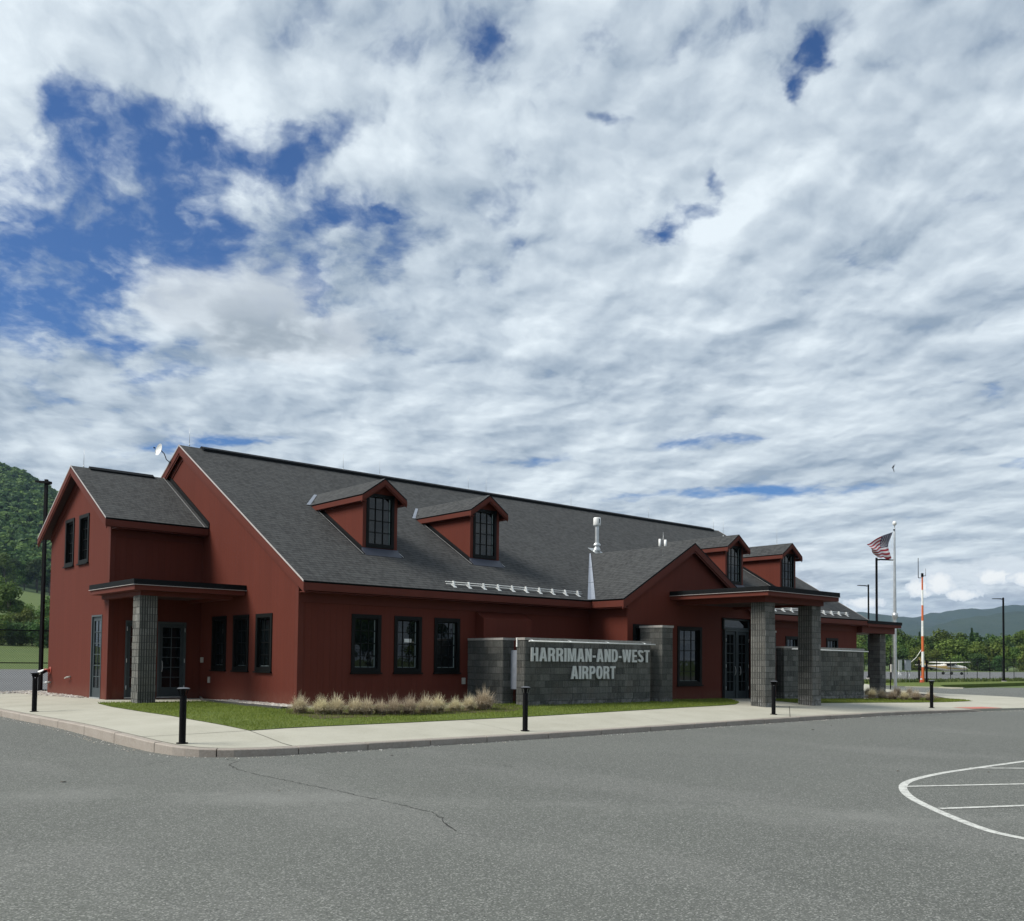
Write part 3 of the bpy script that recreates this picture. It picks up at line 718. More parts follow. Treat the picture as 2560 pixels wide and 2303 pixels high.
# roof ----
def roof_slab(mb, p0, p1, p2, p3, t=.05, m='shingles', uv0=0):
    """p0,p1 along the eave, p2,p3 along the ridge (p3 over p0)"""
    p = [Vector(q) for q in (p0, p1, p2, p3)]; ax = (p[1]-p[0]).normalized(); up = (p[3]-p[0]); up -= ax*up.dot(ax); up.normalize()
    uv = [((q-p[0]).dot(ax)+uv0, (q-p[0]).dot(up)) for q in p]
    n = ax.cross(up); 
    if n.z < 0: n = -n
    b = [q-n*t for q in p]
    order = [0, 1, 2, 3] if (p[1]-p[0]).cross(p[3]-p[0]).z > 0 else [3, 2, 1, 0]
    mb.face([p[i] for i in order], m, [uv[i] for i in order])
    mb.face([b[i] for i in order[::-1]], 'soffit_shade')
    for i in range(4): j = (i+1) % 4; mb.face([p[i], p[j], b[j], b[i]], 'membrane_black')
XL, XR = -OX, L+OX
mb = MB()
roof_slab(mb, (XL, -OY, HE), (XR, -OY, HE), (XR, D2, HR), (XL, D2, HR))
roof_slab(mb, (XR, 2*D2+OY, HE), (XL, 2*D2+OY, HE), (XL, D2, HR), (XR, D2, HR))
mb.build('roof', B)
mb = MB()   # ridge vent
for s in (-1, 1):
    mb.hexa([(.62, D2, HR+.0), (L-.5, D2, HR+.0), (L-.5, D2+s*.24, HR-.14), (.62, D2+s*.24, HR-.14), (.62, D2, HR+.075), (L-.5, D2, HR+.075), (L-.5, D2+s*.24, HR-.03), (.62, D2+s*.24, HR-.03)], 'membrane_black')
mb.build('ridge_vent', B)
mb = MB()   # fascias, friezes, soffits
mb.box((XL+.002, -OY+.01, HE-.26), (XR-.002, -OY+.05, HE-.055), 'red_trim')
mb.box((XL+.06, -OY+.05, HE-.285), (XR-.06, -OY+.075, HE-.20), 'red_trim')
mb.box((.0, -OY+.05, HE-.30), (L, 0.0, HE-.27), 'red_trim')
mb.box((.0, -.035, HE-.56), (L, -.003, HE-.30), 'red_trim')
mb.build('eave_fascia', B)
for (ya, za_, yb, zb) in ((-OY, HE, D2, HR), (2*D2+OY, HE, D2, HR)):
    for X, tx in ((XL+.03, -.035), (XR-.03, .035)):
        mb = MB()
        s = 1 if tx < 0 else -1
        mb.beam((X, ya, za_-.055), (X, yb, zb-.055), (0, 0, -.22), (tx, 0, 0), 'red_trim')
        mb.beam((X+s*.02, ya, za_-.255), (X+s*.02, yb, zb-.255), (0, 0, -.09), (-s*.03, 0, 0), 'red_trim')
        mb.beam((X+tx*.9+(-.004 if tx < 0 else .004), ya, za_+.012), (X+tx*.9+(-.004 if tx < 0 else .004), yb, zb+.012), (0, 0, -.05), (-s*.012, 0, 0), 'trim_pale')
        mb.beam((0 if s > 0 else L, ya+OY if ya < 0 else ya-OY, roofz(0)-.14), (0 if s > 0 else L, yb, HR-.26), (0, 0, -.24), (-s*.028, 0, 0), 'red_trim')
        mb.build('rake_board', B)
# dark step flashing where the wing roof meets the gable, etc. is built with the wing
# ---- wing
W, WA, WC, WO, WHE, WHR = 2.955, 6.534, 12.77, .34, 5.558, 7.669; WY = (WA+WC)/2; WOV = .49
def wroofz(y): return WHE+(WHR-WHE)*((y-(WA-WOV))/(WY-(WA-WOV)))-.10
mb = MB()
WW = [(10.20, 11.10), (8.66, 9.60)]
wall_poly(mb, 'red_siding', 'X', -W, [(WA, -.6), (WC, -.6), (WC, wroofz(WA)), (WY, WHR-.12), (WA, wroofz(WA))], [rect(a, b, 4.42, 5.98) for a, b in WW]+[rect(7.14, 8.12, .0, 2.63)])
mb.build('wall', B)
mb = MB()
DR = [(-2.44, -1.50), (-1.42, -.50)]
wall_poly(mb, 'red_siding', 'Y', WA, [(-W, -.6), (0, -.6), (0, wroofz(WA)), (-W, wroofz(WA))], [rect(a, b, .03, 2.45) for a, b in DR])
mb.build('wall', B)
mb = MB(); mb.face([(-W, WC, -.6), (-W, WC, wroofz(WA)), (0, WC, wroofz(WA)), (0, WC, -.6)], 'red_siding'); mb.build('wall', B)
mb = MB(); mb.box((-W-.022, WA-.024, -.6), (-W+.13, WA-.002, 5.4), 'red_trim'); mb.box((-W-.024, WA-.022, -.6), (-W-.002, WA+.13, 5.4), 'red_trim'); mb.build('corner_board', B)
for a, b in WW: window(B, 'X', -W, a, b, 4.42, 5.98, jamb=0)
def door(parent, axis, off, h0, h1, z0, z1, rows=6, cols=2, jamb=0, handle=None):
    mb = MB(); fm = 'door_grey'
    def bx(a0, a1, b0, b1, d0, d1, m):
        if axis == 'X': mb.box((off+d0, a0, b0), (off+d1, a1, b1), m)
        else: mb.box((a0, off+d0, b0), (a1, off+d1, b1), m)
    fw = .055
    bx(h0, h0+fw, z0, z1-fw, -.015, .11, 'door_light'); bx(h1-fw, h1, z0, z1-fw, -.015, .11, 'door_light'); bx(h0, h1, z1-fw, z1, -.017, .11, 'door_light')
    a0, a1, b1 = h0+fw, h1-fw, z1-fw; st = .115
    bx(a0+.004, a0+st, z0+.02, b1-.004, .03, .075, fm); bx(a1-st, a1-.004, z0+.02, b1-.004, .03, .075, fm)
    bx(a0+st, a1-st, z0+.02, z0+.32, .028, .075, fm); bx(a0+st, a1-st, b1-.13, b1-.004, .028, .075, fm)
    c0, c1, d0, d1 = a0+st, a1-st, z0+.32, b1-.13
    for k in range(1, cols): c = c0+(c1-c0)*k/cols; bx(c-.010, c+.010, d0, d1, .034, .06, 'door_light')
    for k in range(1, rows): c = d0+(d1-d0)*k/rows; bx(c0, c1, c-.010, c+.010, .036, .06, 'door_light')
    bx(h0, h1, z0-.02, z0+.018, -.03, .12, 'galvanised')
    d = mb.build('door', parent)
    mb = MB(); P = [(c0, d0), (c1, d0), (c1, d1), (c0, d1)]; pts = [(off+.052, h, z) if axis == 'X' else (h, off+.052, z) for h, z in P]
    mb.face(pts if axis == 'Y' else pts[::-1], 'window_glass'); mb.build('pane', d)
    if handle is not None:
        mb = MB(); hx = handle
        pts = []
        for k in range(9):
            a = math.pi*k/8; pts.append((hx+.05*0+.02*math.cos(a)*0, off-.02-.05*math.sin(a), 1.02+.17*(-math.cos(a))))
        mb.path(pts, .012, 'galvanised', 8); mb.build('handle', d)
        for zz in (.35, 1.2, 2.2): mb = MB(); mb.tube((h0+.045 if hx > (h0+h1)/2 else h1-.045, off-.03, zz-.07), (h0+.045 if hx > (h0+h1)/2 else h1-.045, off-.03, zz+.07), .014, .014, 'galvanised', 8); mb.build('hinge', d)
    return d
door(B, 'X', -W, 7.14, 8.12, .0, 2.63)
door(B, 'Y', WA, *DR[0], .03, 2.45, 6, 2, handle=DR[0][1]-.14); door(B, 'Y', WA, *DR[1], .03, 2.45, 6, 2, handle=DR[1][0]+.14)
wx = -W-WO
mb = MB()
roof_slab(mb, (wx, WA-WOV, WHE), (-.02, WA-WOV, WHE), (-.02, WY, WHR), (wx, WY, WHR), uv0=3.3)
roof_slab(mb, (-.02, WC+WOV, WHE), (wx, WC+WOV, WHE), (wx, WY, WHR), (-.02, WY, WHR))
mb.build('roof', B)
mb = MB()
for s in (-1, 1): mb.hexa([(-W+.25, WY, WHR), (-.55, WY, WHR), (-.55, WY+s*.18, WHR-.105), (-W+.25, WY+s*.18, WHR-.105), (-W+.25, WY, WHR+.06), (-.55, WY, WHR+.06), (-.55, WY+s*.18, WHR-.045), (-W+.25, WY+s*.18, WHR-.045)], 'membrane_black')
mb.build('ridge_vent', B)
mb = MB()
mb.box((wx+.002, WA-WOV+.01, WHE-.25), (-.024, WA-WOV+.05, WHE-.055), 'red_trim'); mb.box((wx+.05, WA-WOV+.05, WHE-.27), (-.026, WA-WOV+.075, WHE-.2), 'red_trim')
mb.box((-W, WA-WOV+.05, WHE-.29), (-.03, WA, WHE-.26), 'red_trim'); mb.box((-W, WA-.03, WHE-.50), (-.03, WA-.003, WHE-.29), 'red_trim')
mb.build('eave_fascia', B)
for ya in (WA-WOV, WC+WOV):
    mb = MB()
    mb.beam((wx+.03, ya, WHE-.055), (wx+.03, WY, WHR-.055), (0, 0, -.21), (-.035, 0, 0), 'red_trim')
    mb.beam((wx+.05, ya, WHE-.24), (wx+.05, WY, WHR-.24), (0, 0, -.09), (-.03, 0, 0), 'red_trim')
    mb.beam((wx-.006, ya, WHE+.012), (wx-.006, WY, WHR+.012), (0, 0, -.045), (.012, 0, 0), 'trim_pale')
    yy = WA if ya < WY else WC
    mb.beam((-W-.003, yy, wroofz(WA)-.12), (-W-.003, WY, WHR-.25), (0, 0, -.22), (-.026, 0, 0), 'red_trim')
    mb.build('rake_board', B)
mb = MB()   # step flashing up the main gable
for ya in (WA-WOV, WC+WOV):
    mb.beam((-.035, ya, WHE+.17), (-.035, WY, WHR+.17), (0, 0, -.17), (.03, 0, 0), 'membrane_black')
    mb.beam((-.18, ya, WHE+.012), (-.18, WY, WHR+.012), (0, 0, -.012), (.02, 0, 0), 'galvanised')
mb.build('flashing', B)
# ---- cross gable over the entrance
GX0, GXP, GX1, GY, GZR = 11.12, 15.0, 19.4, -2.05, 5.70; GS = (GZR-HE)/(GXP-GX0); GZ1 = GZR-GS*(GX1-GXP)
WYW = -1.85
def gz_(x): return (HE+GS*(x-GX0) if x < GXP else GZR-GS*(x-GXP))-.11
mb = MB(); EW = [(11.86, 13.05), (14.26, 15.62)]; DXA, DXB = 17.42, 18.98
wall_poly(mb, 'red_siding', 'Y', WYW, [(11.55, -.6), (19.2, -.6), (19.2, gz_(19.2)), (GXP, GZR-.12), (11.55, gz_(11.55))], [rect(a, b, .53, 2.60) for a, b in EW]+[rect(16.83, 19.1, -.1, 3.05)], .38)
mb.face([(11.55, 0, -.6), (11.55, 0, gz_(11.55)), (11.55, WYW, gz_(11.55)), (11.55, WYW, -.6)], 'red_siding')
mb.face([(19.2, WYW, -.6), (19.2, WYW, gz_(19.2)), (19.2, 0, gz_(19.2)), (19.2, 0, -.6)], 'red_siding')
mb.face([(16.83, WYW+.38, -.1), (19.1, WYW+.38, -.1), (19.1, WYW+.38, 3.05), (16.83, WYW+.38, 3.05)], 'red_siding')
mb.build('wall', B)
for a, b in EW: window(B, 'Y', WYW, a, b, .53, 2.60, 3, 5, jamb=-1 if a > 14 else 0)
DYP = WYW+.26
mb = MB()   # transom over the doors
mb.box((DXA-.06, DYP, 2.62), (DXB+.06, DYP+.08, 2.70), 'door_grey'); mb.box((DXA-.06, DYP, 2.98), (DXB+.06, DYP+.08, 3.04), 'door_grey')
for x in (DXA-.06, DXB): mb.box((x, DYP-.002, 2.70), (x+.06, DYP+.08, 2.98), 'door_grey')
tw = mb.build('transom_window', B)
mb = MB(); mb.face([(DXA, DYP+.04, 2.70), (DXB, DYP+.04, 2.70), (DXB, DYP+.04, 2.98), (DXA, DYP+.04, 2.98)], 'window_glass'); mb.build('pane', tw)
mid = (DXA+DXB)/2
door(B, 'Y', DYP, DXA, mid, -.08, 2.61, 6, 2, handle=mid-.16); door(B, 'Y', DYP, mid, DXB, -.08, 2.61, 6, 2, handle=mid+.16)
mb = MB(); mb.box((17.07, DYP+.08, 1.60), (17.17, DYP+.11, 1.75), 'membrane_black'); mb.build('intercom', B)
mb = MB(); mb.box((17.12, DYP+.075, 1.05), (17.22, DYP+.11, 1.22), 'beige_box'); mb.build('door_button', B)
yb = -OY+(GZR-HE)/SL; yb0 = -OY; yb1 = -OY+(GZ1-HE)/SL
mb = MB()
def tri_slab(pts, uvax, m='shingles', t=.05, uv0=0):
    p = [Vector(q) for q in pts]; ax = Vector(uvax).normalized(); n = (p[1]-p[0]).cross(p[2]-p[0]).normalized()
    if n.z < 0: p = p[::-1]; n = -n
    up = n.cross(ax); up = -up if up.z < 0 else up; o = min(p, key=lambda q: q.z)
    mb.face(p, m, [((q-o).dot(ax)+uv0, (q-o).dot(up)) for q in p]); b = [q-n*t for q in p]; mb.face(b[::-1], 'soffit_shade')
    for i in range(len(p)): j = (i+1) % len(p); mb.face([p[i], p[j], b[j], b[i]], 'membrane_black')
e = .012
tri_slab([(GX0, GY, HE+e), (GXP, GY, GZR+e), (GXP, yb, GZR+e), (GX0, yb0, HE+e)], (0, 1, 0))
tri_slab([(GX1, GY, GZ1+e), (GX1, yb0-.02, GZ1+e), (GX1-(HE-GZ1)/GS, yb0, HE+e), (GXP, yb, GZR+e), (GXP, GY, GZR+e)], (0, 1, 0))
mb.build('roof', B)
for xa, zb_ in ((GX0, HE), (GX1, GZ1)):
    mb = MB()
    mb.beam((xa, GY+.03, zb_-.05), (GXP, GY+.03, GZR-.05), (0, 0, -.23), (0, -.035, 0), 'red_trim')
    mb.beam((xa, GY+.05, zb_-.26), (GXP, GY+.05, GZR-.26), (0, 0, -.09), (0, -.03, 0), 'red_trim')
    mb.build('rake_board', B)
mb = MB()
mb.box((GX0+.01, GY-.003, HE-.26), (GX0+.05, -OY-.002, HE-.045), 'red_trim'); mb.box((GX0+.05, GY+.08, HE-.30), (11.55, -OY+.1, HE-.27), 'red_trim')
mb.box((11.52, GY+.22, HE-.56), (11.547, 0, HE-.30), 'red_trim')
mb.build('eave_fascia', B)
mb = MB()   # open metal valley between main roof and cross gable
vb = Vector((GX0, -OY, HE)); vt = Vector((GXP-.05, yb-.03, GZR)); N = 4
for k in range(3):
    for q in (0, 1):
        a = vb.lerp(vt, k/3+.003); b = vb.lerp(vt, (k+1)/3-.003); wa = .20-.15*k/3; wb = .20-.15*(k+1)/3
        if q == 0: da, db = Vector((-wa, 0, 0)), Vector((-wb, 0, 0)); up = Vector((0, -.009, .022))
        else: da, db = Vector((0, -wa, 0)), Vector((0, -wb, 0)); up = Vector((-.009, 0, .034))
        pts = [a+up, b+up, b+db+up, a+da+up]
        if (pts[1]-pts[0]).cross(pts[2]-pts[0]).z < 0: pts = pts[::-1]
        mb.face(pts, 'steel_grey')
mb.build('valley_flashing', B)
# ---- dormers
def dormer(x0, x1, yd=1.62):
    zr_ = lambda y: HE+SL*(y+OY)
    xc = (x0+x1)/2; zb = zr_(yd); ze = 6.45; ov = .20; zpk = 7.04; yf = yd-.28
    s = (zpk-ze)/((x1-x0)/2+ov); zt = ze+s*ov-.08      # wall top at side
    ysb = (zt-HE)/SL-OY
    mb = MB()
    wx0, wx1, wz0, wz1 = x0+.13, x1-.13, zb+.17, zb+1.80
    wall_poly(mb, 'red_siding', 'Y', yd, [(x0, zb-.05), (x1, zb-.05), (x1, zt), (xc, zpk-.09), (x0, zt)], [rect(wx0+.02, wx1-.02, wz0, wz1)])
    for x in (x0, x1):
        mb.face([(x, yd, zb-.05), (x, yd, zt), (x, ysb, zt)], 'red_siding')
    d = mb.build('dormer', B)
    mb = MB(); 
    for a, b in ((x0-.004, x0+.14), (x1-.14, x1+.004)): mb.box((a, yd-.02, zb), (b, yd-.002, zt), 'red_trim')
    mb.box((x0+.14, yd-.018, zb), (x1-.14, yd-.002, wz0-.08), 'red_trim')
    mb.build('corner_board', d)
    # roof
    mb = MB(); 
    def sl(pts):
        p = [Vector(q) for q in pts]; n = (p[1]-p[0]).cross(p[2]-p[0]).normalized()
        if n.z < 0: p = p[::-1]; n = -n
        ax = Vector((0, 1, 0)); up = n.cross(ax); up = -up if up.z < 0 else up; o = p[0]
        mb.face(p, 'shingles', [((q-o).dot(ax), (q-o).dot(up)) for q in p]); b = [q-n*.05 for q in p]; mb.face(b[::-1], 'soffit_shade')
        for i in range(len(p)): j = (i+1) % len(p); mb.face([p[i], p[j], b[j], b[i]], 'membrane_black')
    ye = (ze-HE)/SL-OY; yp = (zpk-HE)/SL-OY
    for sx, xe in ((-1, x0-ov), (1, x1+ov)): sl([(xe, yf, ze), (xc, yf, zpk), (xc, yp+.02, zpk), (xe, ye+.02, ze)])
    mb.build('dormer_roof', d)
    mb = MB()
    for sx, xe in ((-1, x0-ov), (1, x1+ov)):
        mb.beam((xe, yf+.03, ze-.05), (xc, yf+.03, zpk-.05), (0, 0, -.15), (0, -.035, 0), 'red_trim'); mb.beam((xe, yf+.05, ze-.18), (xc, yf+.05, zpk-.18), (0, 0, -.07), (0, -.03, 0), 'red_trim')
        a, b = (xe+.01, xe+.045) if sx < 0 else (xe-.045, xe-.01)
        mb.box((a, yf-.003, ze-.20), (b, ye-.12, ze-.045), 'red_trim')
        a, b = (xe+.045, x0) if sx < 0 else (x1, xe-.045)
        mb.box((a, yf+.05, ze-.215), (b, ye-.25, ze-.185), 'red_trim')
    mb.build('trim', d)
    mb = MB()   # flashings
    mb.hexa([(x0-.03, yd-.30, zr_(yd-.30)+.006), (x1+.03, yd-.30, zr_(yd-.30)+.006), (x1+.03, yd-.021, zb+.01), (x0-.03, yd-.021, zb+.01), (x0-.03, yd-.30, zr_(yd-.30)+.014), (x1+.03, yd-.30, zr_(yd-.30)+.014), (x1+.03, yd-.021, zb+.10), (x0-.03, yd-.021, zb+.10)], 'lead_flashing')
    for x, sg in ((x0, -1), (x1, 1)):
        mb.beam((x+sg*.004, yd-.02, zb+.12), (x+sg*.004, ysb, zt+.12), (0, 0, -.13), (sg*.014, 0, 0), 'membrane_black')
        mb.beam((x+sg*.02, yd-.25, zr_(yd-.25)+.012), (x+sg*.02, ysb+.2, zr_(ysb+.2)+.012), (0, 0, -.008), (sg*.13, 0, 0), 'membrane_black')
        mb.beam((x+sg*.10, yd-.25, zr_(yd-.25)+.022), (x+sg*.10, ysb+.1, zr_(ysb+.1)+.022), (0, 0, -.012), (sg*.015, 0, 0), 'galvanised')
    mb.build('flashing', d)
    mb = MB()   # pale open valleys at the back
    for sg, xe in ((-1, x0-ov), (1, x1+ov)):
        a = Vector((xe, ye, ze)); b = Vector((xc, yp, zpk)); up = Vector((0, -.012, .02))
        mb.face([a+up+Vector((sg*.14, 0, 0)), a+up, b.lerp(a, .06)+up, b.lerp(a, .06)+up+Vector((sg*.12, 0, 0))][::(1 if sg < 0 else -1)], 'steel_grey')
    mb.build('valley_flashing', d)
    window(d, 'Y', yd, wx0+.02, wx1-.02, wz0, wz1, jamb=1, sill=False) if False else None
    # window directly as sub-parts of the dormer
    mb = MB(); fm = 'window_black'; h0, h1, z0, z1 = wx0+.02, wx1-.02, wz0, wz1; fw = .075
    Q = lambda a0, a1, b0, b1, d0, d1, m: mb.box((a0, yd+d0, b0), (a1, yd+d1, b1), m)
    Q(h0-.03, h0+fw, z0+fw, z1-fw, -.035, .1, fm); Q(h1-fw, h1+.03, z0+fw, z1-fw, -.035, .1, fm); Q(h0-.03, h1+.03, z0-.05, z0+fw, -.037, .1, fm); Q(h0-.03, h1+.03, z1-fw, z1+.03, -.037, .1, fm)
    for k in range(1, 3): c = h0+fw+(h1-h0-2*fw)*k/3; Q(c-.012, c+.012, z0+fw, z1-fw, .03, .07, fm)
    for k in range(1, 4): c = z0+fw+(z1-z0-2*fw)*k/4; Q(h0+fw, h1-fw, c-.012, c+.012, .032, .07, fm)
    mb.build('window_frame', d)
    mb = MB(); mb.face([(h0+fw, yd+.055, z0+fw), (h1-fw, yd+.055, z0+fw), (h1-fw, yd+.055, z1-fw), (h0+fw, yd+.055, z1-fw)], 'window_glass'); mb.build('pane', d)
    mb = MB(); Q(h1-fw-.045, h1-fw-.004, z0+fw+.01, z1-fw-.01, .050, .054, 'blind_grey'); mb.build('jamb_liner', d)
for x0, x1 in ((3.05, 4.34), (7.36, 8.65), (21.8, 23.1), (26.05, 27.35)): dormer(x0, x1)
# ---- canopies and block columns
def ribbed(mb, a, b, nrm, z0, z1, rib=.067, m='split_block', course=.203, proud=.014, rnd=random.Random(1), smooth_from=1.0, start=0):
    """block facing from a to b (xy); nrm = outward xy; real courses, joints and vertical ribs"""
    a, b, nrm = Vector(a), Vector(b), Vector(nrm); d = b-a; Ln = d.length; d.normalize(); n = max(1, round(Ln/rib)); rw = Ln/n
    k = 0; z = z0
    while z < z1-.02:
        zt = min(z+course, z1); off = (k % 2)*.2; tones = {}
        for i in range(n):
            bi = int((i*rw+off)/.4); tn = tones.setdefault(bi, min(1, max(0, rnd.gauss(.45, .26))))
            rough = (i/n) >= smooth_from
            w = rw*.5-(rw*(.27 if rib > .06 else .17) if not rough else 0.0); dep = proud*rnd.uniform(.55, 1.25) if not rough else proud*rnd.uniform(.4, 1.6)
            if bi != int(((i-1)*rw+off)/.4) and rough: c0 = a+d*(i*rw+.008)
            else: c0 = a+d*(i*rw+(rw*.5-w))
            c1 = a+d*(i*rw+rw*.5+w)
            p = [c0, c1, c1+nrm*dep, c0+nrm*(dep*rnd.uniform(.8, 1.2) if rough else dep)]
            mb.hexa([(*q, z+.008) for q in p]+[(*q, zt-.006) for q in p], m, min(1, max(0, tn+rnd.uniform(-.12, .12))))
        z = zt; k += 1
def column(parent, cx, cy, w, z0, z1, seed=1, name='column', ribf=(1, 1), mat='column_block'):
    mb = MB(); h = w/2; rn = random.Random(seed)
    mb.box((cx-h, cy-h, z0), (cx+h, cy+h, z1), 'block_joint')
    for (a, b, n, f) in (((cx-h, cy-h), (cx+h, cy-h), (0, -1), ribf[0]), ((cx-h, cy+h), (cx-h, cy-h), (-1, 0), ribf[1]), ((cx+h, cy-h), (cx+h, cy+h), (1, 0), 1), ((cx+h, cy+h), (cx-h, cy+h), (0, 1), 1)):
        ribbed(mb, a, b, n, z0, z1, .068, mat, .203, .013, rn, 0.0 if f == 0 else 1.0)
    return mb.build(name, parent)
def canopy(x0, x1, y0, y1, zt, inset, beam_z, cols, left_ext=None):
    mb = MB(); z1 = zt-.155
    mb.box((x0-.03, y0-.03, z1), (x1+.03, y1, zt), 'membrane_black')
    c = mb.build('canopy', B)
    mb = MB(); mb.box((x0-.05, y0-.05, z1-.012), (x1+.05, y1, z1-.001), 'trim_pale'); mb.build('drip_edge', c)
    mb = MB(); mb.box((x0, y0, z1-.15), (x1, y1, z1-.013), 'red_trim'); mb.build('fascia', c)
    mb = MB(); i = inset
    bt = .22
    mb.box((x0+i, y0+i, beam_z), (x1-i, y0+i+bt, z1-.151), 'red_trim'); mb.box((x0+i, y0+i+bt, beam_z), (x0+i+bt, y1, z1-.151), 'red_trim'); mb.box((x1-i-bt, y0+i+bt, beam_z), (x1-i, y1, z1-.151), 'red_trim'); mb.build('beam', c)
    mb = MB(); mb.box((x0+i+bt+.002, y0+i+bt+.002, beam_z+.08), (x1-i-bt-.002, y1, beam_z+.11), 'soffit_shade'); mb.build('ceiling', c)
    return c
c = canopy(-3.36, -.03, 3.28, WA-.003, 3.52, .27, 3.08, None)
mb = MB(); mb.box((-3.39, WA-.003, 3.365), (-W-.026, 7.1, 3.52), 'membrane_black'); mb.box((-3.36, WA-.003, 3.215), (-W-.026, 7.08, 3.352), 'red_trim'); mb.box((-3.09, WA-.003, 3.08), (-W-.026, 6.85, 3.214), 'red_trim'); mb.box((-3.41, WA-.003, 3.353), (-W-.026, 7.11, 3.3645), 'trim_pale')
mb.build('return_end', c)
column(B, -2.82, 3.86, .50, -.1, 3.08, 11, ribf=(1, 0))
cc = canopy(13.82, 18.2, -5.95, WYW-.003, 3.86, .38, 3.38, None)
column(B, 14.72, -5.13, .56, -.2, 3.38, 21, ribf=(0, 1)); column(B, 17.6, -5.13, .56, -.2, 3.38, 22, ribf=(0, 1))
mb = MB(); mb.box((30.2, -.56, 3.30), (33.6, 3.6, 3.45), 'membrane_black'); cr = mb.build('canopy', B)
mb = MB(); mb.box((30.2, -.53, 3.16), (33.57, 3.57, 3.299), 'red_trim'); mb.build('fascia', cr)
mb = MB(); mb.box((30.14, -.3, 2.86), (33.35, 3.4, 3.159), 'red_trim'); mb.build('beam', cr)
column(B, 32.75, .32, .56, -.4, 2.86, 23, ribf=(0, 0))
# ---- small fittings
mb = MB()   # shed-roofed bump by the front wall
mb.hexa([(6.34, -.42, -.3), (8.4, -.42, -.3), (8.4, -.002, -.3), (6.34, -.002, -.3), (6.34, -.42, 2.66), (8.4, -.42, 2.66), (8.4, -.002, 2.90), (6.34, -.002, 2.90)], 'red_siding')
mb.build('service_box', B)
def rod(x, y, z, h=.62):
    mb = MB(); mb.tube((x, y, z-.03), (x, y, z+.05), .02, .014, 'galvanised', 8); mb.tube((x, y, z+.05), (x, y, z+h), .0075, .004, 'galvanised', 6); mb.build('lightning_rod', B)
for x in (.2, 6.36, 8.05, 12.6, 13.6, 18.85, 24.45, 29.9): rod(x, D2, HR+.05)
for x in (22.45, 26.7): rod(x, 2.2, 7.03, .8)
rod(-2.88, WY, WHR+.02); rod(14.2, -1.2, 5.2, .9)
def guard(x0, x1, n):
    mb = MB(); y = -.24; z = HE+SL*(y+OY)
    for dy, dz in ((0, .055), (.03, .125)): mb.tube((x0, y+dy, z+dz), (x1, y+dy, z+dz), .013, .013, 'white_metal', 8)
    g = mb.build('snow_guard', B)
    for k in range(n):
        x = x0+.3+(x1-x0-.5)*k/(n-1); mb = MB()
        mb.hexa([(x-.06, y-.10, z-.055), (x+.06, y-.10, z-.055), (x+.06, y+.12, z+.074), (x-.06, y+.12, z+.074), (x-.06, y-.10, z-.045), (x+.06, y-.10, z-.045), (x+.06, y+.12, z+.084), (x-.06, y+.12, z+.084)], 'white_metal')
        mb.hexa([(x-.02, y-.06, z-.03), (x+.02, y-.06, z-.03), (x+.02, y+.06, z+.05), (x-.02, y+.06, z+.05), (x-.02, y-.005, z+.16), (x+.02, y-.005, z+.16), (x+.02, y+.05, z+.16), (x-.02, y+.05, z+.16)], 'white_metal')
        mb.build('bracket', g)
guard(4.95, 10.95, 10); guard(22.5, 29.0, 10)
x, y = 15.72, 3.62; z = HE+SL*(y+OY)
mb = MB(); mb.lathe([(.0, -.05), (.15, -.12), (.15, .10), (.10, .20), (.10, .22)], 'galvanised', (x, y, z), 20); mb.lathe([(.15, .24), (.155, .30), (.09, .37)], 'galvanised', (x, y, z), 20)
mb.lathe([(.082, .10), (.082, 1.08)], 'galvanised', (x, y, z), 20); mb.lathe([(.08, 1.05), (.14, 1.09), (.155, 1.12), (.155, 1.38), (.14, 1.42), (0, 1.43)], 'white_metal', (x, y, z), 20)
mb.box((x-.03, y-.158, z+1.18), (x+.01, y-.14, z+1.36), 'membrane_black')
mb.hexa([(x-.28, y-.30, z-.165), (x+.28, y-.30, z-.165), (x+.28, y+.25, z+.155), (x-.28, y+.25, z+.155), (x-.28, y-.30, z-.155), (x+.28, y-.30, z-.155), (x+.28, y+.25, z+.165), (x-.28, y+.25, z+.165)], 'galvanised')
mb.build('flue_pipe', B)
for x in (21.45, 21.85):
    y = 5.05; z = HE+SL*(y+OY); mb = MB(); mb.tube((x, y, z-.1), (x, y, z+.35), .06, .06, 'white_metal', 12); mb.build('vent_pipe', B)
mb = MB(); mb.box((5.80, -.05, .56), (5.92, -.002, .76), 'beige_box'); mb.build('outlet_box', B)
mb = MB(); mb.box((-.05, 5.72, .50), (-.002, 5.82, .70), 'beige_box'); mb.build('outlet_box', B)
mb = MB(); mb.box((-.05, 6.28, 1.15), (-.002, 6.42, 1.32), 'beige_box'); mb.build('intercom', B)
mb = MB(); mb.tube((-W, 12.45, .80), (-W-.03, 12.45, .80), .13, .13, 'red_valve', 20); mb.tube((-W-.03, 12.45, .80), (-W-.20, 12.45, .80), .06, .06, 'red_valve', 14); mb.tube((-W-.16, 12.50, .80), (-W-.26, 12.85, .72), .065, .07, 'white_metal', 14)
mb.tube((-W-.16, 12.42, .78), (-W-.34, 12.30, .70), .05, .055, 'black_metal', 14); mb.build('fire_inlet', B)
mb = MB(); mb.tube((-W, 12.35, .38), (-W-.12, 12.35, .38), .035, .035, 'beige_box', 12); mb.tube((-W-.12, 12.35, .38), (-W-.16, 12.62, .36), .03, .03, 'galvanised', 12); mb.build('hose_tap', B)
mb = MB(); mb.tube((-W, 10.15, .62), (-W-.12, 10.15, .60), .028, .028, 'beige_box', 10); mb.tube((-W-.11, 10.15, .62), (-W-.12, 10.38, .56), .022, .022, 'beige_box', 10); mb.build('hose_tap', B)

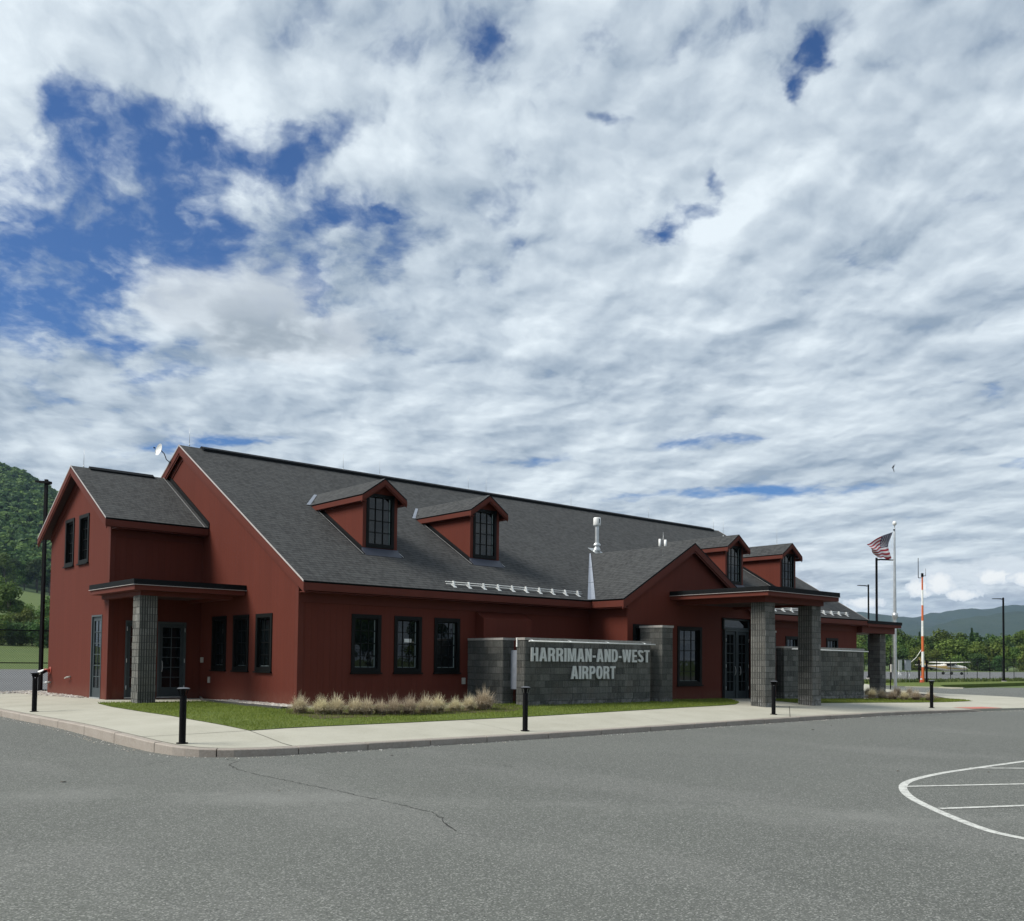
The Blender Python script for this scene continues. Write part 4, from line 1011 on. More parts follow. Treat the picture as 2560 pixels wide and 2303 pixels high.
# ------------------------------------------------------------------ walls of split-face block
def cap(mb, x0, x1, y0, y1, z, t=.075, o=.03): mb.box((x0-o, y0-o, z), (x1+o, y1+o, z+t), 'concrete_cap')
def screen(root, x0, x1, y0, y1, z0, z1, seed, faces, sf=1.0, rib=.068):
    mb = MB(); mb.box((x0, y0, z0), (x1, y1, z1), 'block_joint'); rn = random.Random(seed)
    for f in faces:
        a, b, n = {'f': ((x0, y0), (x1, y0), (0, -1)), 'l': ((x0, y1), (x0, y0), (-1, 0)), 'r': ((x1, y0), (x1, y1), (1, 0)), 'b': ((x1, y1), (x0, y1), (0, 1))}[f]
        ribbed(mb, a, b, n, z0, z1, rib, 'split_block', .203, .013, rn, sf if f == 'f' else 1.0)
    return mb.build('wall', root)
X0, X1 = 6.15, 11.86
T = thing('stone_sign_wall', 'grey split-block wall carrying the big metal airport name', 'sign wall', (X0, -2.6, -.05))
def local(o, root): o.location = -root.location; return o
local(screen(T, X0, X1, -2.6, -2.24, -.3, 1.945, 31, 'flrb', .35, .046), T)
mb = MB(); cap(mb, X0, X1, -2.6, -2.24, 1.945); local(mb.build('cap', T), T)
mb = MB(); mb.tube((6.05, -2.9, 1.91), (11.78, -2.9, 1.91), .020, .022, 'white_metal', 10)
lb = local(mb.build('light_bar', T), T)
for x in (6.3, 7.9, 9.6, 11.4):
    mb = MB(); mb.tube((x, -2.89, 1.91), (x, -2.61, 1.98), .010, .010, 'galvanised', 8); mb.build('bracket', lb)
mb = MB(); mb.box((6.10, -2.30, 1.74), (6.135, -2.26, 2.01), 'white_metal'); local(mb.build('bracket', T), T)
# ---- condensed bold capitals, drawn as outlines (unit height)
def glyphs():
    s, w = .168, .50
    def arc(cx, cy, rx, ry, a0, a1, n=14, p=.78):
        o = []
        for k in range(n+1):
            a = R(a0+(a1-a0)*k/n); c, q = math.cos(a), math.sin(a); o.append((cx+rx*math.copysign(abs(c)**p, c), cy+ry*math.copysign(abs(q)**p, q)))
        return o
    G = {}
    G['H'] = (w, [[(0, 0), (s, 0), (s, .42), (w-s, .42), (w-s, 0), (w, 0), (w, 1), (w-s, 1), (w-s, .58), (s, .58), (s, 1), (0, 1)]])
    a = .56; G['A'] = (a, [[(0, 0), (.18, 0), (.215, .21), (a-.215, .21), (a-.18, 0), (a, 0), (a/2+.115, 1), (a/2-.115, 1)], [(.24, .36), (a-.24, .36), (a/2, .80)]])
    bowl = [(0, 0), (s, 0), (s, .38), (.24, .38)]
    G['P'] = (w, [bowl+arc(.24, .69, .26, .31, -90, 90)+[(0, 1)], [(s, .53)]+arc(.235, .69, .085, .16, -90, 90)+[(s, .85)]])
    G['R'] = (.52, [[(0, 0), (s, 0), (s, .41), (.235, .41), (.29, .38), (.325, .06), (.34, 0), (.53, 0), (.51, .07), (.485, .37), (.42, .49)]+arc(.25, .725, .26, .275, -40, 90)+[(0, 1)], [(s, .56)]+arc(.235, .705, .085, .145, -90, 90)+[(s, .85)]])
    G['D'] = (w, [[(0, 0)]+arc(.22, .5, .29, .5, -90, 90, 20)+[(0, 1)], [(s, .15)]+arc(.215, .5, .11, .35, -90, 90, 16)+[(s, .85)]])
    G['O'] = (.52, [arc(.26, .5, .26, .515, 0, 360, 40)[:-1], arc(.26, .5, .085, .35, 0, 360, 30)[:-1]])
    G['I'] = (s, [[(0, 0), (s, 0), (s, 1), (0, 1)]])
    G['E'] = (.42, [[(0, 0), (.42, 0), (.42, .155), (s, .155), (s, .43), (.39, .43), (.39, .58), (s, .58), (s, .845), (.41, .845), (.41, 1), (0, 1)]])
    G['T'] = (.46, [[(.23-s/2, 0), (.23+s/2, 0), (.23+s/2, .84), (.46, .84), (.46, 1), (0, 1), (0, .84), (.23-s/2, .84)]])
    G['N'] = (w, [[(0, 0), (.165, 0), (.165, .56), (w-.19, 0), (w, 0), (w, 1), (w-.165, 1), (w-.165, .46), (.19, 1), (0, 1)]])
    m = .66; G['M'] = (m, [[(0, 0), (.155, 0), (.155, .70), (m/2-.075, 0), (m/2+.075, 0), (m-.155, .70), (m-.155, 0), (m, 0), (m, 1), (m-.225, 1), (m/2, .34), (.225, 1), (0, 1)]])
    m = .76; G['W'] = (m, [[(.115, 0), (.285, 0), (m/2, .62), (m-.285, 0), (m-.115, 0), (m, 1), (m-.165, 1), (m-.215, .36), (m/2+.075, 1), (m/2-.075, 1), (.215, .36), (.165, 1), (0, 1)]])
    G['-'] = (.24, [[(0, .33), (.24, .33), (.24, .49), (0, .49)]])
    # S as a thick stroke
    c = [(p[0], p[1]) for p in arc(.245, .735, .16, .175, 10, 180, 10, .9)]+[(.105, .66), (.16, .56), (.33, .45), (.385, .34)]+[(p[0], p[1]) for p in arc(.245, .27, .16, .18, 0, -170, 10, .9)]
    L_, R_ = [], []
    for i, p in enumerate(c):
        t = (Vector(c[min(i+1, len(c)-1)])-Vector(c[max(i-1, 0)])).normalized(); n_ = Vector((-t.y, t.x))*(.088 if abs(t.y) > .6 else .078)
        L_.append((p[0]+n_.x, p[1]+n_.y)); R_.append((p[0]-n_.x, p[1]-n_.y))
    G['S'] = (.49, [L_+R_[::-1]])
    return G
def letters(txt, xa, xb, za_, zb, y, root):
    G = glyphs(); gap = .088; tot = sum(G[c][0]+gap for c in txt)-gap; sc = (xb-xa)/tot; hz_ = zb-za_; x = xa
    for ch in txt:
        wd, loops = G[ch]; allp = [p for l in loops for p in l]; mb = MB()
        P3 = lambda p, d: (x+p[0]*sc, y-d, za_+p[1]*hz_)
        for t in geometry.tessellate_polygon([[Vector((p[0], p[1], 0)) for p in l] for l in loops]):
            q = [P3(allp[i], .07) for i in t]
            if (Vector(q[1])-Vector(q[0])).cross(Vector(q[2])-Vector(q[0])).y > 0: q = q[::-1]
            mb.face(q, 'letter_metal'); mb.face([(a, y-.03, b) for a, _, b in q[::-1]], 'letter_metal')
        for l in loops:
            for a, b in zip(l, l[1:]+l[:1]): mb.face([P3(a, .07), P3(b, .07), P3(b, .03), P3(a, .03)], 'letter_metal')
        local(mb.build('letter', root), root); x += (wd+gap)*sc
letters('HARRIMAN-AND-WEST', 6.33, 11.73, 1.31, 1.725, -2.63, T)
letters('AIRPORT', 8.02, 10.05, .77, 1.175, -2.63, T)
T = thing('stone_screen_wall', 'short grey split-block wall standing between the outlet box and the name wall', 'wall', (6.1, -.9, -.05))
local(screen(T, 6.03, 6.45, -1.74, -.02, -.3, 1.945, 32, 'flr', 1.0, .046), T)
mb = MB(); cap(mb, 6.03, 6.45, -1.74, -.06, 1.945); local(mb.build('cap', T), T)
T = thing('steel_gate', 'narrow blue-grey metal gate in the gap between two block walls', 'gate', (6.3, -2.0, -.05))
mb = MB(); mb.box((6.32, -2.225, .45), (6.36, -1.77, 1.64), 'steel_grey'); local(mb.build('gate_panel', T), T)
mb = MB(); mb.box((6.365, -2.0, -.2), (6.40, -1.95, 1.8), 'black_metal'); local(mb.build('gate_post', T), T)
T = thing('stone_pillar', 'tall ribbed block pillar at the right end of the name wall', 'pillar', (12.4, -2.4, -.05))
local(screen(T, 12.14, 12.68, -2.9, -1.92, -.3, 2.5, 33, 'flr', 1.0, .05), T)
mb = MB(); cap(mb, 12.14, 12.68, -2.9, -1.92, 2.5); local(mb.build('cap', T), T)
T = thing('stone_pillar', 'tall block pillar half hidden behind the left entrance column', 'pillar', (19.2, -2.2, -.1))
local(screen(T, 18.92, 19.46, -2.5, -1.92, -.3, 2.53, 34, 'flr', 0.0), T)
mb = MB(); cap(mb, 18.92, 19.46, -2.5, -1.92, 2.53); local(mb.build('cap', T), T)
T = thing('stone_screen_wall', 'long low grey split-block wall right of the entrance with a thin metal bar', 'wall', (23, -2.4, -.1))
local(screen(T, 20.05, 26.22, -2.5, -2.14, -.4, 1.93, 35, 'flr', 0.0), T)
mb = MB(); cap(mb, 20.05, 26.22, -2.5, -2.14, 1.93); local(mb.build('cap', T), T)
mb = MB(); mb.tube((20.2, -2.78, 1.90), (26.1, -2.78, 1.88), .022, .022, 'white_metal', 10); local(mb.build('light_bar', T), T)

# ------------------------------------------------------------------ bollards
def bollard(x, y, label):
    z = zw(x, y); t = thing('bollard_light', label, 'bollard', (x, y, z), 'black bollard lights along the sidewalk')
    mb = MB(); mb.lathe([(0, .0), (.105, .0), (.105, .018), (.06, .022)], 'black_metal'); mb.build('base_plate', t)
    mb = MB(); mb.lathe([(.062, .02), (.062, .86), (.062, .88)], 'black_metal', n=28); mb.build('post', t)
    mb = MB(); 
    for k in range(4):
        a = math.pi/4+k*math.pi/2; a1 = Vector((math.cos(a), math.sin(a), 0)); n_ = Vector((-a1.y, a1.x, 0))*.018
        p0, p1 = a1*.052, a1*.095
        mb.hexa([p0-n_+Vector((0, 0, .87)), p0+n_+Vector((0, 0, .87)), p0*1.12+n_+Vector((0, 0, .87)), p0*1.12-n_+Vector((0, 0, .87)), p1*.8-n_+Vector((0, 0, 1.0)), p1*.8+n_+Vector((0, 0, 1.0)), p1+n_+Vector((0, 0, 1.0)), p1-n_+Vector((0, 0, 1.0))], 'black_metal')
    mb.lathe([(.0, .90), (.035, .90), (.04, .97), (.05, 1.0)], 'black_metal', n=16)
    mb.build('lamp_neck', t)
    mb = MB(); mb.lathe([(0, .985), (.05, .985), (.118, 1.0), (.122, 1.008), (.118, 1.016)], 'black_metal', n=32); mb.lathe([(.118, 1.0165), (.10, 1.028), (.06, 1.037), (0, 1.040)], 'cap_sheen', n=32); mb.build('cap', t)
    return t
b0 = bollard(-5.94, 3.05, 'bollard on the pavement beside the left wing, nearest the tall lamp post')
for x, y, l in ((-5.93, -6.57, 'large bollard at the rounded kerb corner in front of the porch'), (1.91, -7.35, 'bollard standing before the left end of the name wall'),
                (12.51, -7.02, 'bollard in front of the two entrance columns'), (22.58, -7.22, 'bollard nearest the flagpole, just left of the red tactile ramp')):
    dup(b0, (x, y, zw(x, y)), random.uniform(0, 1), 1, l)

# ------------------------------------------------------------------ ornamental grasses
def tuft_mesh(seed, n=980, h=.47, r=.37):
    rn = random.Random(seed); mb = MB(); mi = mb.mat('straw_blade'); V, Fc, Tn = [], [], []
    for k in range(n):
        a = rn.uniform(0, 6.283); lean = rn.random()**.42; L_ = h*rn.uniform(.65, 1.25); rr = r*lean*rn.uniform(.7, 1.25)
        bx, by = rn.gauss(0, .05), rn.gauss(0, .05); w = rn.uniform(.0022, .0042)*2.0; ca, sa = math.cos(a), math.sin(a); P_ = []
        tw = rn.uniform(-.5, .5)
        for j in range(5):
            t = j/4; out = rr*t**1.5; zz = L_*(1.05*t-.78*lean*t*t)*(1.12-.15*lean); aa = a+tw*t
            P_.append((bx+math.cos(aa)*out, by+math.sin(aa)*out, zz))
        for j in range(4):
            w0, w1 = w*(1-j/4.4), w*(1-(j+1)/4.4); p, q = P_[j], P_[j+1]; i = len(V)
            V += [(p[0]-sa*w0, p[1]+ca*w0, p[2]), (p[0]+sa*w0, p[1]-ca*w0, p[2]), (q[0]+sa*w1, q[1]-ca*w1, q[2]), (q[0]-sa*w1, q[1]+ca*w1, q[2])]
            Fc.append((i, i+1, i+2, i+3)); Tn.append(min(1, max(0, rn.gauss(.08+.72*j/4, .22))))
    mb.v, mb.f, mb.tone = V, Fc, Tn; mb.mi = [mi]*len(Fc); mb.uv = [None]*len(Fc); mb.sm = [False]*len(Fc)
    return mb
tufts = []
for k in range(4):
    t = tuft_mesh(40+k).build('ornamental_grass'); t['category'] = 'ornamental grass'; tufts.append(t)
where = ['at the building corner, first of the row', 'second from the building corner', 'left of the first front window', 'below the left edge of the first front window', 'below the first front window', 'between the first and second front windows',
         'below the second front window', 'between the second and third front windows', 'below the third front window', 'right of the third front window', 'near the outlet box', 'beside the short block wall', 'tallest, last before the block walls']
pos = [(-1.42, -2.75, 1.0), (-1.05, -3.15, 1.0), (-.72, -3.3, 1.05), (-.30, -3.5, 1.0), (-.05, -3.65, .95), (.32, -3.7, .85), (.62, -3.85, 1.0), (1.05, -3.9, 1.05), (1.6, -3.85, 1.05), (2.1, -3.7, 1.05), (2.75, -3.6, .85), (3.4, -3.4, .95), (4.0, -3.3, 1.3)]
pos2 = [(28.1, -1.9, 1.0, 'at the right end of the long block wall'), (27.1, -2.9, 1.05, 'right of the long block wall, in front of the far column'), (26.75, -3.55, 1.0, 'left of the flagpole foot'), (27.0, -3.95, .95, 'directly in front of the flagpole'),
        (27.65, -4.15, 1.0, 'just right of the flagpole foot'), (28.0, -4.6, .95, 'greener, left of the rightmost bollard'), (31.2, -1.5, 1.05, 'behind the others by the flagpole'), (30.8, -2.3, 1.0, 'back row tuft right of the flagpole'), (31.0, -.1, .9, 'under the far right canopy column')]
used = set(); rn = random.Random(4)
def put(i, x, y, s, l):
    src = tufts[i % 4]
    o = src if i % 4 not in used else src.copy()
    if i % 4 in used: COL.objects.link(o)
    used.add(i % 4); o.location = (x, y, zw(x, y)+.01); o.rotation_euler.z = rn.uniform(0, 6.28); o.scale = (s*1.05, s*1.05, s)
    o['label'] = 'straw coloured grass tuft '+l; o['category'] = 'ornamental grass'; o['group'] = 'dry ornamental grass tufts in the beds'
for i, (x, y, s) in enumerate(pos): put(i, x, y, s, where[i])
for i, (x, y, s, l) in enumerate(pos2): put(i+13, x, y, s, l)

# ------------------------------------------------------------------ satellite dish
T = thing('satellite_dish', 'small white dish on a bent arm at the peak of the main gable', 'satellite dish', (-.2, 9.0, 8.0))
Q = Vector((-.42, 9.35, 8.58)); ax = Vector((-1.0, -.12, .20)).normalized(); u = ax.orthogonal().normalized(); w = ax.cross(u)
mb = MB(); rings = [(0, 0), (.09, .01), (.16, .035), (.215, .07)]
for (r0, d0), (r1, d1) in zip(rings, rings[1:]):
    for k in range(24):
        a, b = 2*math.pi*k/24, 2*math.pi*(k+1)/24
        mb.face([Q+ax*d+(u*math.cos(t)+w*math.sin(t))*r for r, d, t in ((r0, d0, a), (r1, d1, a), (r1, d1, b), (r0, d0, b))], 'white_metal', smooth=True)
local(mb.build('dish', T), T)
mb = MB(); mb.path([Q-ax*.02, Q+Vector((.12, -.05, -.12)), Q+Vector((.14, -.20, -.34)), Vector((-.10, 9.0, 8.05))], .016, 'black_metal', 8); local(mb.build('arm', T), T)
mb = MB(); mb.tube(Q+ax*.20, Q+ax*.26, .02, .025, 'black_metal', 10); mb.tube(Q-w*.2+ax*.07, Q+ax*.21, .006, .006, 'black_metal', 6); local(mb.build('feed_horn', T), T)

# ------------------------------------------------------------------ lamp posts
def lamp(x, y, z, h, ang, label, foot=.25, r=.062, head=.85, tilt=.03, arm=.18, hw=.17):
    t = thing('lamp_post', label, 'lamp post', (x, y, z), 'tall black area lamp posts'); t.rotation_euler.z = ang
    mb = MB(); mb.lathe([(.0, foot), (.26, foot), (.26, -.3)], 'concrete_cap', n=20); mb.build('footing', t)
    mb = MB(); mb.box((-.17, -.17, foot), (.17, .17, foot+.14), 'black_metal'); mb.build('base_cover', t)
    mb = MB(); mb.hexa([(-r*1.15, -r*1.15, foot+.14), (r*1.15, -r*1.15, foot+.14), (r*1.15, r*1.15, foot+.14), (-r*1.15, r*1.15, foot+.14), (-r, -r, h), (r, -r, h), (r, r, h), (-r, r, h)], 'black_metal'); mb.build('pole', t)
    mb = MB(); mb.box((r+.003, -.04, h-.20), (arm+.05, .04, h-.10), 'black_metal'); mb.build('arm', t)
    mb = MB(); a = arm+.055; z0 = h-.19
    mb.hexa([(a, -hw*.6, z0+.02), (a+head, -hw, z0+tilt*head*1), (a+head, hw, z0+tilt*head), (a, hw*.6, z0+.02), (a, -hw*.6, z0+.11), (a+head, -hw, z0+.05+tilt*head), (a+head, hw, z0+.05+tilt*head), (a, hw*.6, z0+.11)], 'black_metal'); mb.build('lamp_head', t)
    return t
vr = math.atan2(-.66, .75)      # facing along the front of the lot
lamp(-2.78, 14.3, -.2, 8.1, vr+math.pi-.2, 'black lamp post standing behind the left wing by the wire fence', .12, .050, .56, .16, -.23, .15)
lamp(53.1, 11.15, -.35, 9.5, vr, 'thicker black lamp post behind the far canopy, its head pointing right', .1, .062, 1.0, .0)
lamp(80.5, 26.6, -.35, 10.0, vr+math.pi-.25, 'thinner black lamp post seen under the far canopy, its head pointing left', .3, .075, .85, .10)
lamp(92.8, 18.04, -.35, 8.9, vr+math.pi-.15, 'black lamp post by the wire fence near the right edge of the photo', .1, .075, .85, .06)

# ------------------------------------------------------------------ wire fences
def fence(a, b, z, h, sp, label, pitch, wire, mid=None, first=0.0):
    a, b = Vector((*a, z)), Vector((*b, z)); d = b-a; Ln = d.length; d.normalize()
    t = thing('wire_fence', label, 'fence', a)
    n = int((Ln-first)/sp)+1
    for k in range(n):
        p = d*(first+k*sp); mb = MB(); mb.tube((0, 0, -.3), (0, 0, h+.03), .034, .034, 'black_metal', 8); q = mb.build('post', t); q.location = p
    mb = MB(); mb.tube((0, 0, h), d*Ln+Vector((0, 0, h)), .022, .022, 'black_metal', 8); mb.build('rail', t)
    if mid: mb = MB(); mb.tube((0, 0, mid), d*Ln+Vector((0, 0, mid)), .020, .020, 'black_metal', 8); mb.build('rail', t)
    mb = MB(); mi = mb.mat('fence_wire'); V, Fc = mb.v, mb.f; n_ = Vector((-d.y, d.x, 0))*.012; z0 = .03; H = h-.03-z0
    k = -H
    while k < Ln:
        for s in (1, -1):
            u0, u1 = (k, k+H) if s > 0 else (k+H, k); za0, za1 = z0, z0+H
            lo, hi = min(u0, u1), max(u0, u1)
            if hi <= 0 or lo >= Ln: continue
            def cl(u): return min(max(u, 0), Ln)
            zz = lambda u: z0+(u-u0)/(u1-u0)*H
            c0, c1 = cl(u0), cl(u1); p, q = d*c0+Vector((0, 0, zz(c0))), d*c1+Vector((0, 0, zz(c1)))
            e = Vector((d.x*wire, d.y*wire, 0)); off = n_*s*.3; i = len(V)
            V += [p-e+off, p+e+off, q+e+off, q-e+off]; Fc.append((i, i+1, i+2, i+3))
        k += pitch
    mb.v = [tuple(v) for v in V]; N = len(Fc); mb.mi = [mi]*N; mb.uv = [None]*N; mb.tone = [.5]*N; mb.sm = [False]*N
    mb.build('wire_mesh', t); return t
simple('fence_wire', (.035, .04, .038), .5)
fence((-32, 15.04), (-.2, 15.04), -.2, 2.46, 3.05, 'black wire mesh fence beyond the sidewalk at the left edge', .085, .0042, 1.24, 2.6)
fence((52.0, 22.0), (130.0, 17.1), -.35, 2.36, 2.72, 'long black wire mesh fence between the lot and the taxiway at right', .115, .0045, None, .0)

# ------------------------------------------------------------------ flagpole and flag
T = thing('flagpole', 'tall tapered silver flagpole with a ball on top rising from the grass bed', 'flagpole', (37.3, 1.7, -.35))
mb = MB(); mb.lathe([(.085, -.1), (.08, 4.25), (.062, 7), (.042, 9.15), (.03, 9.2)], 'galvanised', n=20); mb.build('pole', T)
mb = MB(); mb.lathe([(.085, 4.15), (.15, 4.32), (.155, 4.50), (.09, 4.52)], 'galvanised', n=20); mb.build('collar', T)
mb = MB(); mb.lathe([(.0, 9.18), (.02, 9.18), (.02, 9.32), (.05, 9.33), (.095, 9.38), (.115, 9.45), (.095, 9.53), (.05, 9.57), (0, 9.58)], 'white_metal', n=20); mb.build('ball', T)
mb = MB(); mb.box((-.10, -.03, 9.05), (.0, .03, 9.12), 'black_metal'); mb.build('pulley', T)
mb = MB(); mb.tube((-.13, .10, .9), (-.13, .10, 9.05), .006, .006, 'paper_white', 5); mb.tube((-.11, .05, 1.2), (-.05, .04, 9.05), .006, .006, 'paper_white', 5); mb.build('halyard', T)
simple('flag_red', (.34, .012, .030), .75, 0, .05, 1); simple('flag_white', (.70, .66, .68), .75, 0, .03, 1); simple('flag_blue', (.018, .022, .075), .75, 0, .05, 1)
left = Vector((-.7525, .659, 0)); dep = Vector((-.659, -.7525, 0)); P0 = Vector((37.3, 1.7, 8.62))+left*.10
def fl(u, v):
    hb = Vector((.20*math.sin(math.pi*v)+.10*v, -1.46*v)); fe = Vector((1.70-.62*v, -.72-.72*v+.0))
    p = hb.lerp(fe, u); p.y += .10*math.sin(u*5.5+v*2.0)*u-.06*math.sin(u*9)*v; p.x += .03*math.sin(v*7+u*3)*u
    return P0+left*p.x+Vector((0, 0, p.y))+dep*(.55*u+.17*math.sin(u*8.0+v*2.6)*(.3+u)+.05*math.sin(v*9+u*4))
mb = MB(); NU, NV = 44, 39; grid = [[fl(i/NU, j/NV) for j in range(NV+1)] for i in range(NU+1)]
for i in range(NU):
    for j in range(NV):
        st = j*13//NV; m = 'flag_blue' if i/NU < .4 and st < 7 else ('flag_red' if st % 2 == 0 else 'flag_white')
        mb.face([grid[i][j], grid[i][j+1], grid[i+1][j+1], grid[i+1][j]], m, smooth=True)
for r in range(9):
    for c in range(6 if r % 2 == 0 else 5):
        uu = .4*((c*2+1+(r % 2))/12); vv = (7/13)*((r+1)/10); c0 = fl(uu, vv); du = (fl(uu+.01, vv)-c0).normalized(); dv = (fl(uu, vv+.01)-c0).normalized(); n_ = du.cross(dv).normalized()
        for sg in (1, -1):
            pts = []
            for k in range(10):
                a = math.pi/2+k*math.pi/5; rr = .042 if k % 2 == 0 else .017; pts.append(c0+du*(rr*math.cos(a))-dv*(rr*math.sin(a))+n_*.004*sg)
            mb.face(pts, 'flag_white')
fg = mb.build('flag'); tag(fg, 'american flag with red and white stripes flying left from the silver pole', 'flag')

# ------------------------------------------------------------------ weather mast, cabinets, cone, post
T = thing('weather_mast', 'tall thin mast in orange and white bands with small antennas on top', 'mast', (76.6, 19.0, -.35))
for k in range(7):
    z0, z1 = k*1.475, (k+1)*1.475; r = lambda z: .145-.0075*z
    mb = MB(); mb.lathe([(r(z0), z0), (r(z1), z1)], 'orange_paint' if k % 2 == 0 else 'white_paint', n=16); mb.build('band', T)
for s in (-1, 1):
    mb = MB(); c = Vector((.7525, -.659, 0))*.36*s; mb.box((c.x-.07, c.y-.07, -.1), (c.x+.07, c.y+.07, 2.15), 'black_metal'); mb.build('support_post', T)
for z in (.35, 1.95):
    mb = MB(); c = Vector((.7525, -.659, 0))*.55; mb.tube(-c+Vector((0, 0, z)), c+Vector((0, 0, z)), .05, .05, 'black_metal', 8); mb.build('bracket', T)
for s, h0, h1, off in ((-1, 10.0, 11.9, .38), (1, 10.2, 10.9, .32)):
    c = Vector((.7525, -.659, 0))*off*s; mb = MB(); mb.tube((0, 0, h0), c+Vector((0, 0, h0)), .03, .03, 'black_metal', 8); mb.tube(c+Vector((0, 0, h0)), c+Vector((0, 0, h1)), .035 if s < 0 else .02, .03 if s < 0 else .012, 'black_metal', 8); mb.build('antenna', T)
mb = MB(); mb.tube((0, 0, 10.1), (0, 0, 10.45), .12, .11, 'black_metal', 10); mb.build('mast_head', T)
lt = Vector((-.7525, .659, 0)); mb = MB(); mb.path([lt*.15+Vector((0, 0, 3.1)), lt*.6+Vector((0, 0, 2.4)), lt*1.1+Vector((0, 0, 1.95)), lt*1.7+Vector((0, 0, 1.85))], .03, 'white_paint', 8); mb.build('conduit', T)
def cabinet(x, y, w, h, zb, m, label):
    t = thing('equipment_cabinet', label, 'cabinet', (x, y, -.35)); t.rotation_euler.z = vr
    mb = MB(); mb.box((-w/2, -.15, zb), (w/2, .15, zb+h), m); mb.build('case', t)
    mb = MB(); mb.box((-w/2-.03, -.18, zb+h), (w/2+.03, .18, zb+h+.03), m); mb.build('lid', t)
    for s in (-1, 1): mb = MB(); mb.tube((s*w*.35, 0, -.1), (s*w*.35, 0, zb), .03, .03, 'galvanised', 8); mb.build('leg', t)
cabinet(73.2, 18.8, .48, .95, 1.15, 'steel_grey', 'grey-blue equipment cabinet on legs just left of the banded mast'); cabinet(72.6, 19.25, .26, .98, 1.13, 'galvanised', 'narrow pale equipment cabinet left of the wider grey one')
T = thing('traffic_cone', 'orange traffic cone with pale band at the foot of the banded mast', 'cone', (74.6, 18.2, -.34))
mb = MB(); mb.box((-.2, -.2, 0), (.2, .2, .03), 'cone_orange'); mb.build('base', T)
mb = MB(); mb.lathe([(.15, .03), (.03, .68), (0, .68)], 'cone_orange', n=16); mb.build('body', T)
mb = MB(); mb.lathe([(.105, .30), (.07, .46)], 'white_paint', n=16); mb.build('band', T)
T = thing('utility_post', 'thin dark post carrying a small pale box beside the flagpole', 'post', (45.1, 6.0, -.35))
mb = MB(); mb.tube((0, 0, 0), (0, 0, 2.9), .035, .035, 'black_metal', 8); mb.build('post', T)
mb = MB(); mb.box((-.10, -.12, 1.2), (.12, -.036, 1.7), 'beige_box'); mb.build('box', T)

# ------------------------------------------------------------------ parked light aircraft
T = thing('light_aircraft', 'cream and gold high-wing propeller plane parked on the taxiway behind the fence', 'airplane', (153.4, 51.4, -.30)); T.rotation_euler.z = vr+.10; T.scale = (1.07,)*3
secs = [(-4.3, .03, .06, 1.50), (-3.6, .10, .16, 1.42), (-2.4, .22, .28, 1.30), (-1.2, .40, .46, 1.20), (-.4, .54, .64, 1.20), (.6, .56, .66, 1.18), (1.5, .52, .50, 1.10), (2.2, .46, .42, 1.06), (2.9, .36, .34, 1.04), (3.15, .16, .16, 1.04)]
mb = MB(); ng = 20
for (x0, w0, h0, c0), (x1, w1, h1, c1) in zip(secs, secs[1:]):
    for k in range(ng):
        a, b = 2*math.pi*k/ng, 2*math.pi*(k+1)/ng; se = lambda t, p=.75: (math.copysign(abs(math.cos(t))**p, math.cos(t)), math.copysign(abs(math.sin(t))**p, math.sin(t)))
        pts = []
        for x, w, h, c, t in ((x0, w0, h0, c0, a), (x1, w1, h1, c1, a), (x1, w1, h1, c1, b), (x0, w0, h0, c0, b)): q = se(t); pts.append((x, w*q[0], c+h*q[1]))
        zm = sum(p[2] for p in pts)/4-(c0+c1)/2; m = 'plane_gold' if -.22 < zm/max(h0, h1) < .18 and x0 > -4 else 'plane_white'
        mb.face(pts, m, smooth=True)
fu = mb.build('fuselage', T)
mb = MB()
for s in (-1, 1):
    for x0, x1, z0, z1 in ((-.5, .25, 1.42, 1.78), (.32, .95, 1.42, 1.78)): mb.hexa([(x0, s*.50, z0), (x1, s*.50, z0), (x1, s*.575, z0), (x0, s*.575, z0), (x0+.08, s*.40, z1), (x1-.02, s*.40, z1), (x1-.02, s*.50, z1), (x0+.08, s*.50, z1)], 'window_glass')
mb.hexa([(1.02, -.42, 1.46), (1.50, -.40, 1.50), (1.50, .40, 1.50), (1.02, .42, 1.46), (1.0, -.36, 1.86), (1.06, -.34, 1.86), (1.06, .34, 1.86), (1.0, .36, 1.86)], 'window_glass'); mb.build('window', T)
mb = MB(); mb.hexa([(-.55, -5.3, 1.98), (.75, -5.3, 2.02), (.75, 0, 1.90), (-.75, 0, 1.86), (-.55, -5.3, 2.03), (.65, -5.3, 2.10), (.75, 0, 2.05), (-.75, 0, 1.92)], 'plane_white')
mb.hexa([(-.75, 0, 1.86), (.75, 0, 1.90), (.75, 5.3, 2.02), (-.55, 5.3, 1.98), (-.75, 0, 1.92), (.75, 0, 2.05), (.65, 5.3, 2.10), (-.55, 5.3, 2.03)], 'plane_white'); mb.build('wing', T)
mb = MB(); mb.hexa([(-4.55, -.03, 1.5), (-3.3, -.03, 1.55), (-3.3, .03, 1.55), (-4.55, .03, 1.5), (-5.0, -.02, 2.75), (-4.45, -.02, 2.75), (-4.45, .02, 2.75), (-5.0, .02, 2.75)], 'plane_gold'); mb.build('tail_fin', T)
mb = MB(); mb.box((-4.6, -1.7, 1.52), (-3.8, 1.7, 1.57), 'plane_white'); mb.build('tailplane', T)
for s in (-1, 1):
    mb = MB(); mb.tube((.2, s*.5, .85), (.1, s*2.5, 1.95), .035, .035, 'plane_white', 8); mb.build('wing_strut', T)
    mb = MB(); mb.tube((.0, s*.45, .75), (-.1, s*1.2, .28), .035, .03, 'galvanised', 8); g = mb.build('landing_gear', T)
    mb = MB(); mb.tube((-.1, s*1.16, .25), (-.1, s*1.32, .25), .25, .25, 'tyre', 18); mb.build('wheel', g)
